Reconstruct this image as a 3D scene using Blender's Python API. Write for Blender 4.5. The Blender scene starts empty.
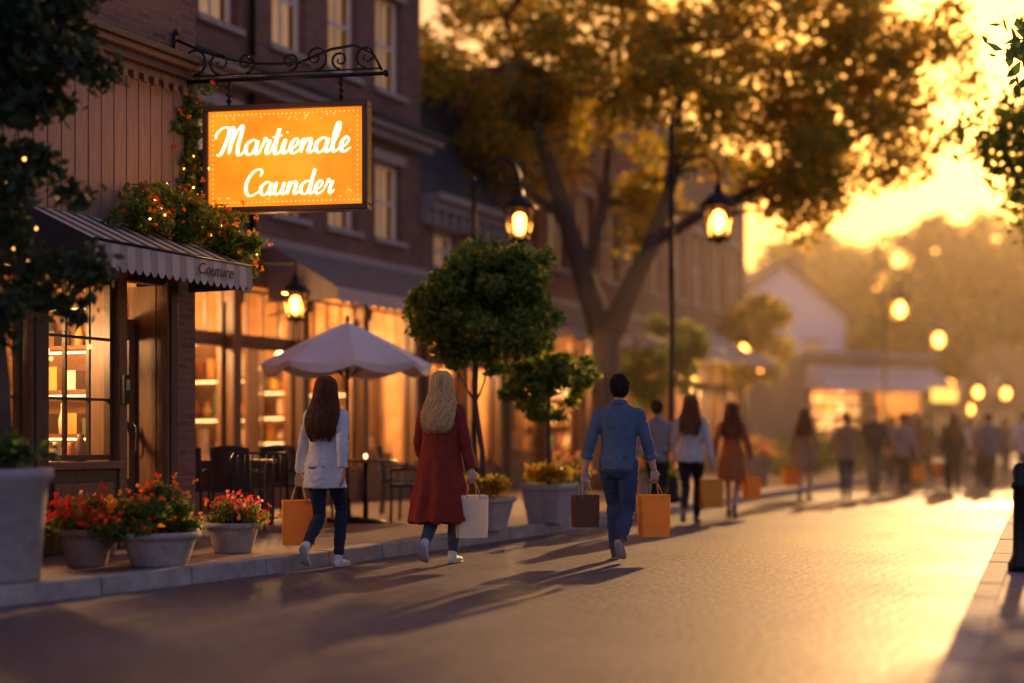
import bpy, math, random
import numpy as np
from mathutils import Vector, Matrix, noise
random.seed(7); rng=np.random.default_rng(7)
scene=bpy.context.scene
COL=scene.collection
rad=math.radians
SUN_AZ=rad(21); SUN_EL=rad(15)
SUNV=Vector((math.sin(SUN_AZ)*math.cos(SUN_EL),math.cos(SUN_AZ)*math.cos(SUN_EL),math.sin(SUN_EL)))
# ---------------------------------------------------------------- materials
def newmat(name):
    m=bpy.data.materials.new(name); m.use_nodes=True
    nt=m.node_tree; b=nt.nodes['Principled BSDF']
    return m,nt,b
def N(nt,t,**k):
    n=nt.nodes.new(t)
    for a,v in k.items(): setattr(n,a,v)
    return n
def c4(c): return (c[0],c[1],c[2],1)
def sc(c,f): return (min(c[0]*f,1),min(c[1]*f,1),min(c[2]*f,1))
def mat(name,c,rough=.6,metal=0,var=.2,scale=6,bump=.0,bscale=60,emit=None,es=0,stretch=(1,1,1),spec=.5,island=0):
    m,nt,b=newmat(name); L=nt.links.new
    tc=N(nt,'ShaderNodeTexCoord'); mp=N(nt,'ShaderNodeMapping'); mp.inputs['Scale'].default_value=stretch
    L(tc.outputs['Object'],mp.inputs[0])
    no=N(nt,'ShaderNodeTexNoise'); no.inputs['Scale'].default_value=scale; no.inputs['Detail'].default_value=6; no.inputs['Roughness'].default_value=.65
    L(mp.outputs[0],no.inputs[0])
    mr=N(nt,'ShaderNodeMapRange'); mr.inputs[1].default_value=.3; mr.inputs[2].default_value=.7; L(no.outputs[0],mr.inputs[0])
    fac=mr.outputs[0]
    if island:
        geo=N(nt,'ShaderNodeNewGeometry'); mi=N(nt,'ShaderNodeMix'); mi.inputs[0].default_value=island
        L(mr.outputs[0],mi.inputs[2]); L(geo.outputs['Random Per Island'],mi.inputs[3]); fac=mi.outputs[0]
    mx=N(nt,'ShaderNodeMix',data_type='RGBA'); L(fac,mx.inputs[0])
    mx.inputs[6].default_value=c4(sc(c,1-var)); mx.inputs[7].default_value=c4(sc(c,1+var))
    L(mx.outputs[2],b.inputs['Base Color'])
    b.inputs['Roughness'].default_value=rough; b.inputs['Metallic'].default_value=metal
    b.inputs['Specular IOR Level'].default_value=spec
    if bump>0:
        n2=N(nt,'ShaderNodeTexNoise'); n2.inputs['Scale'].default_value=bscale; n2.inputs['Detail'].default_value=4
        L(mp.outputs[0],n2.inputs[0])
        bp=N(nt,'ShaderNodeBump'); bp.inputs['Strength'].default_value=bump; bp.inputs['Distance'].default_value=.01
        L(n2.outputs[0],bp.inputs['Height']); L(bp.outputs[0],b.inputs['Normal'])
    if emit:
        b.inputs['Emission Color'].default_value=c4(emit); b.inputs['Emission Strength'].default_value=es
    return m
def brickmat(name,c1,c2,mortar,w=.21,h=.07,ms=.010,rough=.85,rotz=0,ground=False,bump=.6,varscale=.5,dirt=.35,spec=.5):
    m,nt,b=newmat(name); L=nt.links.new
    b.inputs['Specular IOR Level'].default_value=spec
    tc=N(nt,'ShaderNodeTexCoord')
    if ground:
        mp=N(nt,'ShaderNodeMapping'); mp.inputs['Rotation'].default_value=(0,0,rotz); L(tc.outputs['Object'],mp.inputs[0]); vec=mp.outputs[0]
    else:
        sp=N(nt,'ShaderNodeSeparateXYZ'); L(tc.outputs['Object'],sp.inputs[0])
        ad=N(nt,'ShaderNodeMath',operation='ADD'); L(sp.outputs[0],ad.inputs[0]); L(sp.outputs[1],ad.inputs[1])
        cb=N(nt,'ShaderNodeCombineXYZ'); L(ad.outputs[0],cb.inputs[0]); L(sp.outputs[2],cb.inputs[1]); vec=cb.outputs[0]
    nw=N(nt,'ShaderNodeTexNoise'); nw.inputs['Scale'].default_value=3; L(vec,nw.inputs[0])
    vm=N(nt,'ShaderNodeVectorMath',operation='MULTIPLY_ADD'); L(nw.outputs['Color'],vm.inputs[0]); vm.inputs[1].default_value=(.02,.02,0); L(vec,vm.inputs[2])
    br=N(nt,'ShaderNodeTexBrick'); L(vm.outputs[0],br.inputs[0])
    br.inputs['Color1'].default_value=c4(c1); br.inputs['Color2'].default_value=c4(c2); br.inputs['Mortar'].default_value=c4(mortar)
    br.inputs['Scale'].default_value=1; br.inputs['Mortar Size'].default_value=ms; br.inputs['Mortar Smooth'].default_value=.3
    br.inputs['Brick Width'].default_value=w; br.inputs['Row Height'].default_value=h; br.inputs['Bias'].default_value=-.1
    no=N(nt,'ShaderNodeTexNoise'); no.inputs['Scale'].default_value=varscale; no.inputs['Detail'].default_value=8; no.inputs['Roughness'].default_value=.7; L(vec,no.inputs[0])
    mr=N(nt,'ShaderNodeMapRange'); mr.inputs[1].default_value=.3; mr.inputs[2].default_value=.7; mr.inputs[3].default_value=1-dirt; mr.inputs[4].default_value=1+dirt*.6; L(no.outputs[0],mr.inputs[0])
    mx=N(nt,'ShaderNodeVectorMath',operation='SCALE'); L(br.outputs['Color'],mx.inputs[0]); L(mr.outputs[0],mx.inputs['Scale'])
    L(mx.outputs[0],b.inputs['Base Color'])
    rr=N(nt,'ShaderNodeMapRange'); rr.inputs[1].default_value=.3; rr.inputs[2].default_value=.7; rr.inputs[3].default_value=rough-.12; rr.inputs[4].default_value=min(1,rough+.1); L(no.outputs[0],rr.inputs[0]); L(rr.outputs[0],b.inputs['Roughness'])
    n3=N(nt,'ShaderNodeTexNoise'); n3.inputs['Scale'].default_value=18; n3.inputs['Detail'].default_value=5; L(vec,n3.inputs[0])
    s1=N(nt,'ShaderNodeMath',operation='MULTIPLY_ADD'); L(br.outputs['Fac'],s1.inputs[0]); s1.inputs[1].default_value=-1; L(n3.outputs[0],s1.inputs[2])
    bp=N(nt,'ShaderNodeBump'); bp.inputs['Strength'].default_value=bump; bp.inputs['Distance'].default_value=.012
    L(s1.outputs[0],bp.inputs['Height']); L(bp.outputs[0],b.inputs['Normal'])
    return m
def emis(name,c,s,var=0,scale=8):
    m,nt,b=newmat(name); b.inputs['Base Color'].default_value=c4(sc(c,.8)); b.inputs['Roughness'].default_value=.5
    b.inputs['Emission Color'].default_value=c4(c); b.inputs['Emission Strength'].default_value=s
    if var:
        L=nt.links.new; tc=N(nt,'ShaderNodeTexCoord'); no=N(nt,'ShaderNodeTexNoise'); no.inputs['Scale'].default_value=scale; no.inputs['Detail'].default_value=5; L(tc.outputs['Object'],no.inputs[0])
        mr=N(nt,'ShaderNodeMapRange'); mr.inputs[1].default_value=.3; mr.inputs[2].default_value=.7; mr.inputs[3].default_value=s*(1-var); mr.inputs[4].default_value=s*(1+var); L(no.outputs[0],mr.inputs[0]); L(mr.outputs[0],b.inputs['Emission Strength'])
    return m
def glassmat(name,tint=(1,1,1),refl=.06):
    m=bpy.data.materials.new(name); m.use_nodes=True; nt=m.node_tree; nt.nodes.clear(); L=nt.links.new
    o=N(nt,'ShaderNodeOutputMaterial'); mx=N(nt,'ShaderNodeMixShader'); t=N(nt,'ShaderNodeBsdfTransparent'); g=N(nt,'ShaderNodeBsdfGlossy')
    t.inputs[0].default_value=c4(tint); g.inputs['Roughness'].default_value=.03
    lw=N(nt,'ShaderNodeLayerWeight'); lw.inputs[0].default_value=.25
    mr=N(nt,'ShaderNodeMapRange'); mr.inputs[3].default_value=refl; mr.inputs[4].default_value=.7; L(lw.outputs['Fresnel'],mr.inputs[0])
    L(mr.outputs[0],mx.inputs[0]); L(t.outputs[0],mx.inputs[1]); L(g.outputs[0],mx.inputs[2]); L(mx.outputs[0],o.inputs[0])
    return m
def leafmat(name,ca,cb,trans=.45,tcol=None):
    m=bpy.data.materials.new(name); m.use_nodes=True; nt=m.node_tree; nt.nodes.clear(); L=nt.links.new
    o=N(nt,'ShaderNodeOutputMaterial'); geo=N(nt,'ShaderNodeNewGeometry')
    tc=N(nt,'ShaderNodeTexCoord'); no=N(nt,'ShaderNodeTexNoise'); no.inputs['Scale'].default_value=1.6; L(tc.outputs['Object'],no.inputs[0])
    av=N(nt,'ShaderNodeMath',operation='MULTIPLY_ADD'); L(geo.outputs['Random Per Island'],av.inputs[0]); av.inputs[1].default_value=.6
    sb=N(nt,'ShaderNodeMath',operation='MULTIPLY_ADD'); L(no.outputs[0],sb.inputs[0]); sb.inputs[1].default_value=1.6; sb.inputs[2].default_value=-.6
    L(sb.outputs[0],av.inputs[2])
    mx=N(nt,'ShaderNodeMix',data_type='RGBA'); L(av.outputs[0],mx.inputs[0]); mx.inputs[6].default_value=c4(ca); mx.inputs[7].default_value=c4(cb)
    p=N(nt,'ShaderNodeBsdfPrincipled'); p.inputs['Roughness'].default_value=.5; p.inputs['Specular IOR Level'].default_value=.3; L(mx.outputs[2],p.inputs['Base Color'])
    t=N(nt,'ShaderNodeBsdfTranslucent')
    b2=N(nt,'ShaderNodeVectorMath',operation='SCALE'); b2.inputs['Scale'].default_value=1.9; L(mx.outputs[2],b2.inputs[0]); L(b2.outputs[0],t.inputs[0])
    ms=N(nt,'ShaderNodeMixShader'); ms.inputs[0].default_value=trans; L(p.outputs[0],ms.inputs[1]); L(t.outputs[0],ms.inputs[2]); L(ms.outputs[0],o.inputs[0])
    return m
M={}
M['road']=brickmat('road_pavers',(.125,.105,.12),(.085,.078,.098),(.045,.042,.052),w=.24,h=.12,ms=.008,rough=.58,rotz=rad(-63.6),ground=True,bump=.55,varscale=.3,dirt=.5,spec=.4)
M['walk']=brickmat('sidewalk_pavers',(.26,.16,.13),(.17,.12,.11),(.06,.05,.045),w=.24,h=.12,ms=.01,rough=.6,rotz=rad(-63.6+90),ground=True,bump=.8,varscale=.5)
M['walk2']=brickmat('slab_paving',(.19,.18,.19),(.15,.145,.16),(.06,.06,.06),w=.9,h=.6,ms=.015,rough=.75,rotz=rad(-68),ground=True,bump=.8,spec=.3)
M['kerb']=mat('kerb_stone',(.32,.29,.27),.75,var=.3,bump=.5,spec=.3)
M['earth']=mat('earth',(.09,.08,.06),.95,var=.4,scale=1)
M['brick']=brickmat('red_brick',(.29,.115,.08),(.18,.07,.05),(.21,.17,.14))
M['brick2']=brickmat('brown_brick',(.25,.12,.085),(.17,.08,.06),(.18,.15,.13))
M['brick3']=brickmat('tan_brick',(.28,.18,.13),(.22,.14,.10),(.19,.17,.15))
M['wood']=mat('dark_shop_wood',(.06,.033,.022),.42,var=.35,scale=5,bump=.2,stretch=(6,6,1))
M['wood2']=mat('brown_shop_wood',(.15,.075,.042),.42,var=.3,scale=4,bump=.2,stretch=(8,8,1))
M['panel']=mat('fascia_boards',(.30,.18,.13),.5,var=.2,scale=4,bump=.2,stretch=(8,8,1))
M['stone']=mat('stone_trim',(.38,.34,.31),.8,var=.2,bump=.3)
M['trimgrey']=mat('painted_cornice',(.30,.28,.28),.6,var=.15)
M['white']=mat('white_render',(.76,.75,.74),.8,var=.08)
M['slate']=brickmat('slate_tiles',(.07,.075,.09),(.05,.055,.065),(.02,.02,.02),w=.3,h=.2,ms=.008,rough=.6)
M['iron']=mat('wrought_iron',(.018,.016,.016),.42,metal=.6,var=.3,scale=20,bump=.15)
M['metal']=mat('grey_metal',(.25,.25,.26),.35,metal=.8)
M['glass']=glassmat('window_glass')
M['lampglass']=glassmat('lantern_glass',(1,.8,.5),.06)
M['curtain']=mat('curtain',(.45,.36,.27),.9,var=.35,scale=2,stretch=(4,4,.5),emit=(1,.5,.17),es=.22)  # cloth glows by itself, standing in for room light behind the windows
M['warmwall']=mat('shop_interior_wall',(.50,.27,.11),.8,var=.45,scale=2.5)
M['shelf']=mat('shelf_wood',(.20,.09,.035),.5,var=.3,stretch=(1,6,6))
M['awning']=mat('grey_awning_canvas',(.19,.16,.155),.85,var=.15,bump=.3,bscale=300)
M['awnstripe']=mat('cream_awning_canvas',(.50,.46,.42),.85,var=.1,bump=.3,bscale=300)
M['awndark']=mat('dark_awning_canvas',(.07,.06,.065),.85,var=.15,bump=.3,bscale=300)
M['canvas']=mat('umbrella_canvas',(.82,.82,.84),.85,var=.05,bump=.2,bscale=250)
M['bulb']=emis('lamp_bulb',(1,.43,.10),18)
M['bulbs']=emis('pendant_bulb',(1,.55,.2),8)
M['fairy']=emis('fairy_light',(1,.40,.09),7)
M['globe']=emis('globe_shade',(1,.58,.22),4.5)
M['strip']=emis('shelf_light',(1,.56,.20),6.0)  # glowing strips added under the shelves to brighten the shop interiors
M['terr']=mat('weathered_pot',(.36,.31,.28),.85,var=.25,bump=.5,scale=9)
M['terr2']=mat('brown_pot',(.27,.18,.14),.8,var=.25,bump=.5,scale=9)
M['planter']=mat('cast_stone_planter',(.34,.31,.30),.8,var=.2,bump=.5,scale=9)
M['soil']=mat('soil',(.03,.02,.015),.95,var=.4,scale=20)
M['bark']=mat('bark',(.10,.065,.045),.9,var=.4,scale=6,bump=.9,bscale=25,stretch=(3,3,.6))
M['leaf']=leafmat('tree_leaf',(.05,.12,.02),(.15,.22,.045),.42)
M['leafg']=leafmat('golden_leaf',(.26,.20,.02),(.52,.32,.035),.64)
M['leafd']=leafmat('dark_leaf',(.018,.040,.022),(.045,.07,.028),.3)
M['leafy']=leafmat('yellow_green_leaf',(.11,.16,.02),(.32,.29,.04),.6)
M['leafh']=leafmat('far_leaf',(.05,.085,.025),(.12,.14,.04),.5)
M['flr']=leafmat('red_petal',(.62,.02,.02),(.8,.08,.03),.35)
M['flo']=leafmat('orange_petal',(.8,.20,.015),(.85,.42,.04),.4)
M['flp']=leafmat('pink_petal',(.62,.22,.20),(.78,.42,.34),.4)
M['wicker']=mat('wicker',(.06,.045,.04),.7,var=.4,scale=60,bump=.6,bscale=120)
# ---------------------------------------------------------------- geometry accumulator
class G:
    def __init__(s): s.v=[];s.f=[];s.m=[];s.sm=[];s.mats=[];s.cur=None
    def mi(s,m):
        if m not in s.mats: s.mats.append(m)
        return s.mats.index(m)
    def add(s,vs,fs,m,smooth=False,X=None):
        b=len(s.v); i=s.mi(m)
        for v in vs:
            v=Vector(v)
            if X is not None: v=X@v
            if s.cur is not None: v=s.cur@v
            s.v.append(v)
        for f in fs: s.f.append([b+k for k in f]); s.m.append(i); s.sm.append(smooth)
    def box(s,x0,x1,y0,y1,z0,z1,m,X=None):
        vs=[(x0,y0,z0),(x1,y0,z0),(x1,y1,z0),(x0,y1,z0),(x0,y0,z1),(x1,y0,z1),(x1,y1,z1),(x0,y1,z1)]
        s.add(vs,[(0,3,2,1),(4,5,6,7),(0,1,5,4),(1,2,6,5),(2,3,7,6),(3,0,4,7)],m,False,X)
    def tube(s,pts,rr,m,n=8,smooth=True,X=None,flat=None):
        pts=[Vector(p) for p in pts]; k=len(pts)
        if not hasattr(rr,'__len__'): rr=[rr]*k
        t0=(pts[1]-pts[0]).normalized()
        a=t0.orthogonal().normalized() if flat is None else (Vector(flat)-t0*t0.dot(Vector(flat))).normalized()
        vs=[]
        for i,p in enumerate(pts):
            t=(pts[min(i+1,k-1)]-pts[max(i-1,0)]).normalized()
            a=(a-t*a.dot(t)).normalized(); b=t.cross(a)
            r=rr[i]; ra,rb=(r if hasattr(r,'__len__') else (r,r))
            for j in range(n):
                th=2*math.pi*j/n; vs.append(p+a*math.cos(th)*ra+b*math.sin(th)*rb)
        fs=[]
        for i in range(k-1):
            for j in range(n):
                fs.append((i*n+j,i*n+(j+1)%n,(i+1)*n+(j+1)%n,(i+1)*n+j))
        fs.append(tuple(range(n-1,-1,-1))); fs.append(tuple((k-1)*n+j for j in range(n)))
        s.add(vs,fs,m,smooth,X)
    def rings(s,rs,m,n=20,smooth=True,X=None):
        vs=[];k=len(rs)
        for cx,cy,z,rx,ry in rs:
            for j in range(n):
                th=2*math.pi*j/n; vs.append((cx+rx*math.cos(th),cy+ry*math.sin(th),z))
        up=rs[-1][2]>rs[0][2]
        fs=[]
        for i in range(k-1):
            for j in range(n):
                q=(i*n+j,i*n+(j+1)%n,(i+1)*n+(j+1)%n,(i+1)*n+j)
                fs.append(q if up else q[::-1])
        c0=tuple(range(n-1,-1,-1)); c1=tuple((k-1)*n+j for j in range(n))
        if not up: c0=c0[::-1]; c1=c1[::-1]
        fs.append(c0); fs.append(c1); s.add(vs,fs,m,smooth,X)
    def lathe(s,prof,m,c=(0,0,0),n=24,smooth=True,X=None):
        s.rings([(c[0],c[1],c[2]+z,max(r,.0005),max(r,.0005)) for r,z in prof],m,n,smooth,X)
    def ell(s,c,r,m,n=14,X=None,smooth=True):
        rs=[]
        for i in range(n//2+1):
            a=-math.pi/2+math.pi*i/(n//2); rs.append((c[0],c[1],c[2]+r[2]*math.sin(a),max(r[0]*math.cos(a),.0004),max(r[1]*math.cos(a),.0004)))
        s.rings(rs,m,n,smooth,X)
    def obj(s,name,parent=None,X=None,bevel=0):
        me=bpy.data.meshes.new(name); me.from_pydata([tuple(v) for v in s.v],[],s.f)
        for m in s.mats: me.materials.append(m)
        me.polygons.foreach_set('material_index',s.m); me.polygons.foreach_set('use_smooth',s.sm); me.update()
        o=bpy.data.objects.new(name,me); COL.objects.link(o)
        if parent: o.parent=parent
        if X is not None: o.matrix_local=X
        if bevel:
            b=o.modifiers.new('b','BEVEL'); b.width=bevel; b.segments=2; b.limit_method='ANGLE'
        return o
def empty(name,X=None,parent=None):
    o=bpy.data.objects.new(name,None); COL.objects.link(o); o.empty_display_size=.2
    if parent: o.parent=parent
    if X is not None: o.matrix_world=X
    return o
def T(x,y,z): return Matrix.Translation((x,y,z))
def RZ(a): return Matrix.Rotation(a,4,'Z')
def light(name,loc,power,color=(1,.54,.20),size=.15,parent=None):
    l=bpy.data.lights.new(name,'POINT'); l.energy=power; l.color=color; l.shadow_soft_size=size
    o=bpy.data.objects.new(name,l); COL.objects.link(o); o.location=loc
    if parent: o.parent=parent
    return o
def leaves(name,pts,size,mats,parent=None,aspect=.5,sizevar=.4,droop=0.,X=None):
    pts=np.asarray(pts,dtype=np.float32); n=len(pts)
    d=rng.normal(size=(n,3)); d[:,2]-=droop; d/=np.linalg.norm(d,axis=1)[:,None]
    e=rng.normal(size=(n,3)); e-=d*(e*d).sum(1)[:,None]; e/=np.linalg.norm(e,axis=1)[:,None]
    s=size*(1+sizevar*rng.uniform(-1,1,size=(n,1)))
    nn=np.cross(d,e)
    a=pts-d*s*.5; b=pts+e*s*aspect*.5-d*s*.08+nn*s*.07; c=pts+d*s*.5; f=pts-e*s*aspect*.5-d*s*.08+nn*s*.07
    v=np.stack([a,b,c,f],axis=1).reshape(-1,3).astype(np.float32)
    me=bpy.data.meshes.new(name); me.vertices.add(4*n); me.loops.add(4*n); me.polygons.add(n)
    me.vertices.foreach_set('co',v.ravel()); me.loops.foreach_set('vertex_index',np.arange(4*n,dtype=np.int32))
    me.polygons.foreach_set('loop_start',np.arange(0,4*n,4,dtype=np.int32))
    for m in mats: me.materials.append(m)
    if len(mats)>1: me.polygons.foreach_set('material_index',rng.integers(0,len(mats),n).astype(np.int32))
    me.update(calc_edges=True); me.validate()
    o=bpy.data.objects.new(name,me); COL.objects.link(o)
    if parent: o.parent=parent
    if X is not None: o.matrix_local=X
    return o
def clump_pts(centers,r,per):
    c=np.repeat(np.asarray(centers),per,axis=0); n=len(c)
    g=rng.normal(size=(n,3)); g/=np.linalg.norm(g,axis=1)[:,None]
    rr=r*rng.uniform(.25,1,size=(n,1))**.6*rng.uniform(.6,1.15,size=(n,1))
    g[:,2]*=.75
    return c+g*rr
def in_ell(ells,n,bias=.5):
    out=[]; w=np.array([e[3]*e[4]*e[5] for e in ells])**.75; w=w/w.sum()
    for i in range(n):
        e=ells[rng.choice(len(ells),p=w)]; g=rng.normal(size=3); g/=np.linalg.norm(g)
        q=rng.uniform(0,1)**(bias*.6)
        out.append((e[0]+g[0]*q*e[3],e[1]+g[1]*q*e[4],e[2]+g[2]*q*e[5]))
    return out
def tree(name,base,trunk,ells,nc,cr,per,lsize,lm,branch_r=.03,limbs=None,bias=.5,aspect=.55,minz=None):
    root=empty(name,T(*base)); g=G()
    P=[Vector(p) for p,_ in trunk]; R=[r for _,r in trunk]
    def wig(A,B,n=5,a=.06):
        o=[A]
        for i in range(1,n):
            t=i/n; o.append(A.lerp(B,t)+Vector(rng.normal(size=3))*a*(B-A).length*math.sin(math.pi*t)*.6)
        o.append(B); return o
    g.tube(P,R,M['bark'],12)
    nodes=[(P[-1],R[-1]),(P[-2],R[-2])]
    for l in (limbs or []):
        lp=[Vector(p) for p,_ in l]; lr=[r for _,r in l]; g.tube(lp,lr,M['bark'],9)
        for p,r in zip(lp[1:],lr[1:]): nodes.append((p,r))
    cs=in_ell(ells,nc,bias)
    if minz: cs=[c for c in cs if c[2]>minz]
    for i,c in enumerate(cs):
        c=Vector(c); nd=min(nodes,key=lambda q:(q[0]-c).length+ (1 if q[0].z>c.z+.2 else 0))
        r0=min(branch_r,nd[1]*.7)
        w=wig(nd[0],c)
        g.tube(w,[r0*(1-.8*k/5) for k in range(6)],M['bark'],5)
        if i%4==0: nodes.append((w[3],r0*.6))
    g.obj('trunk_and_limbs',root)
    leaves('foliage',clump_pts(cs,cr,per),lsize,lm,root,aspect=aspect)
    return root
# ---------------------------------------------------------------- ground
g=G(); g.add([(-600,-200,-.008),(600,-200,-.008),(600,900,-.008),(-600,900,-.008)],[(0,1,2,3)],M['earth']); g.obj('ground')
K=[(-9,2.4),(-5.3,7.2),(-3.46,9.6),(-2.25,11.35),(-1.12,13.74),(1.12,18.2),(4.06,24.8),(9.5,37),(30,80)]
R=[(-3.2,-7),(2.0,6.65),(4.4,13),(6.9,19.7),(12,30),(20,45),(45,90)]
def resamp(P,step):
    out=[];
    P=[Vector((a,b,0)) for a,b in P]
    d=[0]
    for i in range(1,len(P)): d.append(d[-1]+(P[i]-P[i-1]).length)
    n=int(d[-1]/step)
    for k in range(n+1):
        s=d[-1]*k/n; i=1
        while i<len(P)-1 and d[i]<s: i+=1
        t=(s-d[i-1])/(d[i]-d[i-1]); out.append(P[i-1].lerp(P[i],t))
    for _ in range(4):
        out=[out[0]]+[(out[i-1]+out[i]*2+out[i+1])/4 for i in range(1,len(out)-1)]+[out[-1]]
    return out
Kp=resamp(K,.9); Rp=resamp(R,.9)
g=G(); g.add([(-60,-20,0),(80,-20,0),(80,95,0),(-60,95,0)],[(0,1,2,3)],M['road']); g.obj('road')
def sidewalk(name,P,off,m,side):
    root=empty(name); g=G(); kb=G(); off=Vector(off)
    nrm=[]
    for i in range(len(P)):
        t=(P[min(i+1,len(P)-1)]-P[max(i-1,0)]).normalized(); nrm.append(Vector((-t.y,t.x,0))*side)
    for i in range(len(P)-1):
        a=P[i]+nrm[i]*.18; b=P[i+1]+nrm[i+1]*.18; z=Vector((0,0,.13))
        g.add([a+z,b+z,b+off+z,a+off+z],[(0,1,2,3) if side<0 else (3,2,1,0)],m)
        p,q=P[i],P[i+1]; d=(q-p).normalized()*.006
        hz=.135+.003*math.sin(i*2.3)
        A=[p+d,q-d,q-d+nrm[i+1]*.18,p+d+nrm[i]*.18]
        vs=[v+Vector((0,0,-.01)) for v in A]+[v+Vector((0,0,hz)) for v in A]
        vs[4]+=nrm[i]*.015; vs[5]+=nrm[i]*.015
        kb.add(vs,[(0,1,2,3),(7,6,5,4),(4,5,1,0),(5,6,2,1),(6,7,3,2),(7,4,0,3)],M['kerb'])
    g.obj('paving',root); kb.obj('kerb_stones',root,bevel=.012)
    return root
sidewalk('sidewalk',Kp,(-16,8,0),M['walk'],1)
sidewalk('sidewalk',Rp,(18,-6,0),M['walk2'],-1)
# ---------------------------------------------------------------- buildings
UA=math.atan2(.896,.444)
def wall(g,x0,x1,z0,z1,ops,m,y=0,depth=.28,back=None):
    xs=sorted(set([x0,x1]+[o[0] for o in ops]+[o[1] for o in ops])); zs=sorted(set([z0,z1]+[o[2] for o in ops]+[o[3] for o in ops]))
    for i in range(len(xs)-1):
        for j in range(len(zs)-1):
            cx=(xs[i]+xs[i+1])/2; cz=(zs[j]+zs[j+1])/2
            if any(o[0]<cx<o[1] and o[2]<cz<o[3] for o in ops): continue
            g.add([(xs[i],y,zs[j]),(xs[i+1],y,zs[j]),(xs[i+1],y,zs[j+1]),(xs[i],y,zs[j+1])],[(0,1,2,3)],m)
    for a,b,c,d in ops:
        g.add([(a,y,c),(a,y+depth,c),(a,y+depth,d),(a,y,d)],[(0,1,2,3)],m)
        g.add([(b,y,c),(b,y,d),(b,y+depth,d),(b,y+depth,c)],[(0,1,2,3)],m)
        g.add([(a,y,d),(a,y+depth,d),(b,y+depth,d),(b,y,d)],[(0,1,2,3)],m)
        g.add([(a,y,c),(b,y,c),(b,y+depth,c),(a,y+depth,c)],[(0,1,2,3)],m)
def window(g,a,b,c,d,y,fm,gm,nx=2,nz=2,fw=.05,glowing_curtain=None,sill=True):
    e=.003
    g.box(a+e,a+fw,y,y+.07,c+e,d-e,fm); g.box(b-fw,b-e,y,y+.07,c+e,d-e,fm)
    g.box(a+fw,b-fw,y,y+.07,d-fw,d-e,fm); g.box(a+fw,b-fw,y,y+.07,c+e,c+fw,fm)
    t=.012
    for i in range(1,nx): x=a+(b-a)*i/nx; g.box(x-t,x+t,y+.01,y+.05,c+fw,d-fw,fm)
    for i in range(1,nz):
        z=c+(d-c)*i/nz; w=t*1.8 if nz==2 else t
        g.box(a+fw,b-fw,y+.004,y+.056,z-w,z+w,fm)
    g.add([(a+fw,y+.03,c+fw),(b-fw,y+.03,c+fw),(b-fw,y+.03,d-fw),(a+fw,y+.03,d-fw)],[(0,1,2,3)],gm)
    if glowing_curtain:
        n=24
        vs=[];fs=[]
        for i in range(n+1):
            x=a+(b-a)*i/n; yy=y+.16+.02*math.sin(i*1.9)
            vs+= [(x,yy,c),(x,yy,d)]
        for i in range(n): fs.append((2*i,2*i+2,2*i+3,2*i+1))
        g.add(vs,fs,glowing_curtain)
    if sill:
        g.box(a-.08,b+.08,-.07,.06,c-.09,c-.002,M['stone'])
        g.box(a-.08,b+.08,-.03,.03,d+.002,d+.16,M['stone'])
def room(g,x0,x1,y0,y1,z0,z1,m,fl):
    g.add([(x0,y1,z0),(x1,y1,z0),(x1,y1,z1),(x0,y1,z1)],[(0,1,2,3)],m)
    g.add([(x0,y0,z0),(x0,y1,z0),(x0,y1,z1),(x0,y0,z1)],[(0,1,2,3)],m)
    g.add([(x1,y0,z0),(x1,y0,z1),(x1,y1,z1),(x1,y1,z0)],[(0,1,2,3)],m)
    g.add([(x0,y0,z1),(x0,y1,z1),(x1,y1,z1),(x1,y0,z1)],[(0,1,2,3)],m)
    g.add([(x0,y0,z0),(x1,y0,z0),(x1,y1,z0),(x0,y1,z0)],[(0,1,2,3)],fl)
GC=[mat('goods_%d'%i,c,.5,var=.2) for i,c in enumerate([(.75,.62,.42),(.40,.12,.05),(.8,.7,.58),(.10,.14,.08),(.6,.33,.08),(.16,.08,.04)])]
def shelves(g,x0,x1,y,z0,z1,n,dep=.3,added_strip=True):
    g.box(x0,x1,y+dep,y+dep+.02,z0,z1,M['shelf'])
    for i in range(n+1):
        z=z0+(z1-z0)*i/n; g.box(x0,x1,y,y+dep-.002,z-.02,z+.02,M['shelf'])
        if added_strip and i>0: g.box(x0+.05,x1-.05,y+dep-.06,y+dep-.03,z-.04,z-.022,M['strip'])
        if i==n: break
        x=x0+.06
        while x<x1-.18:
            w=random.uniform(.07,.18); h=random.uniform(.4,.8)*(z1-z0)/n
            if random.random()<.85:
                if random.random()<.5: g.box(x,x+w,y+.05,y+.2,z+.021,z+h,random.choice(GC))
                else: g.lathe([(w*.45,.021),(w*.5,h*.5),(w*.2,h*.75),(w*.2,h)],random.choice(GC),(x+w/2,y+.12,z),9)
            x+=w+random.uniform(.03,.1)
    for x in (x0,x1): g.box(x-.03,x+.03,y-.004,y+dep+.004,z0-.02,z1+.03,M['shelf'])
def pendant(g,x,y,ztop,z,r=.12,m=None):
    g.tube([(x,y,ztop),(x,y,z+r)],.006,M['iron'],5)
    g.ell((x,y,z),(r,r,r*.9),m or M['globe'],12)
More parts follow.
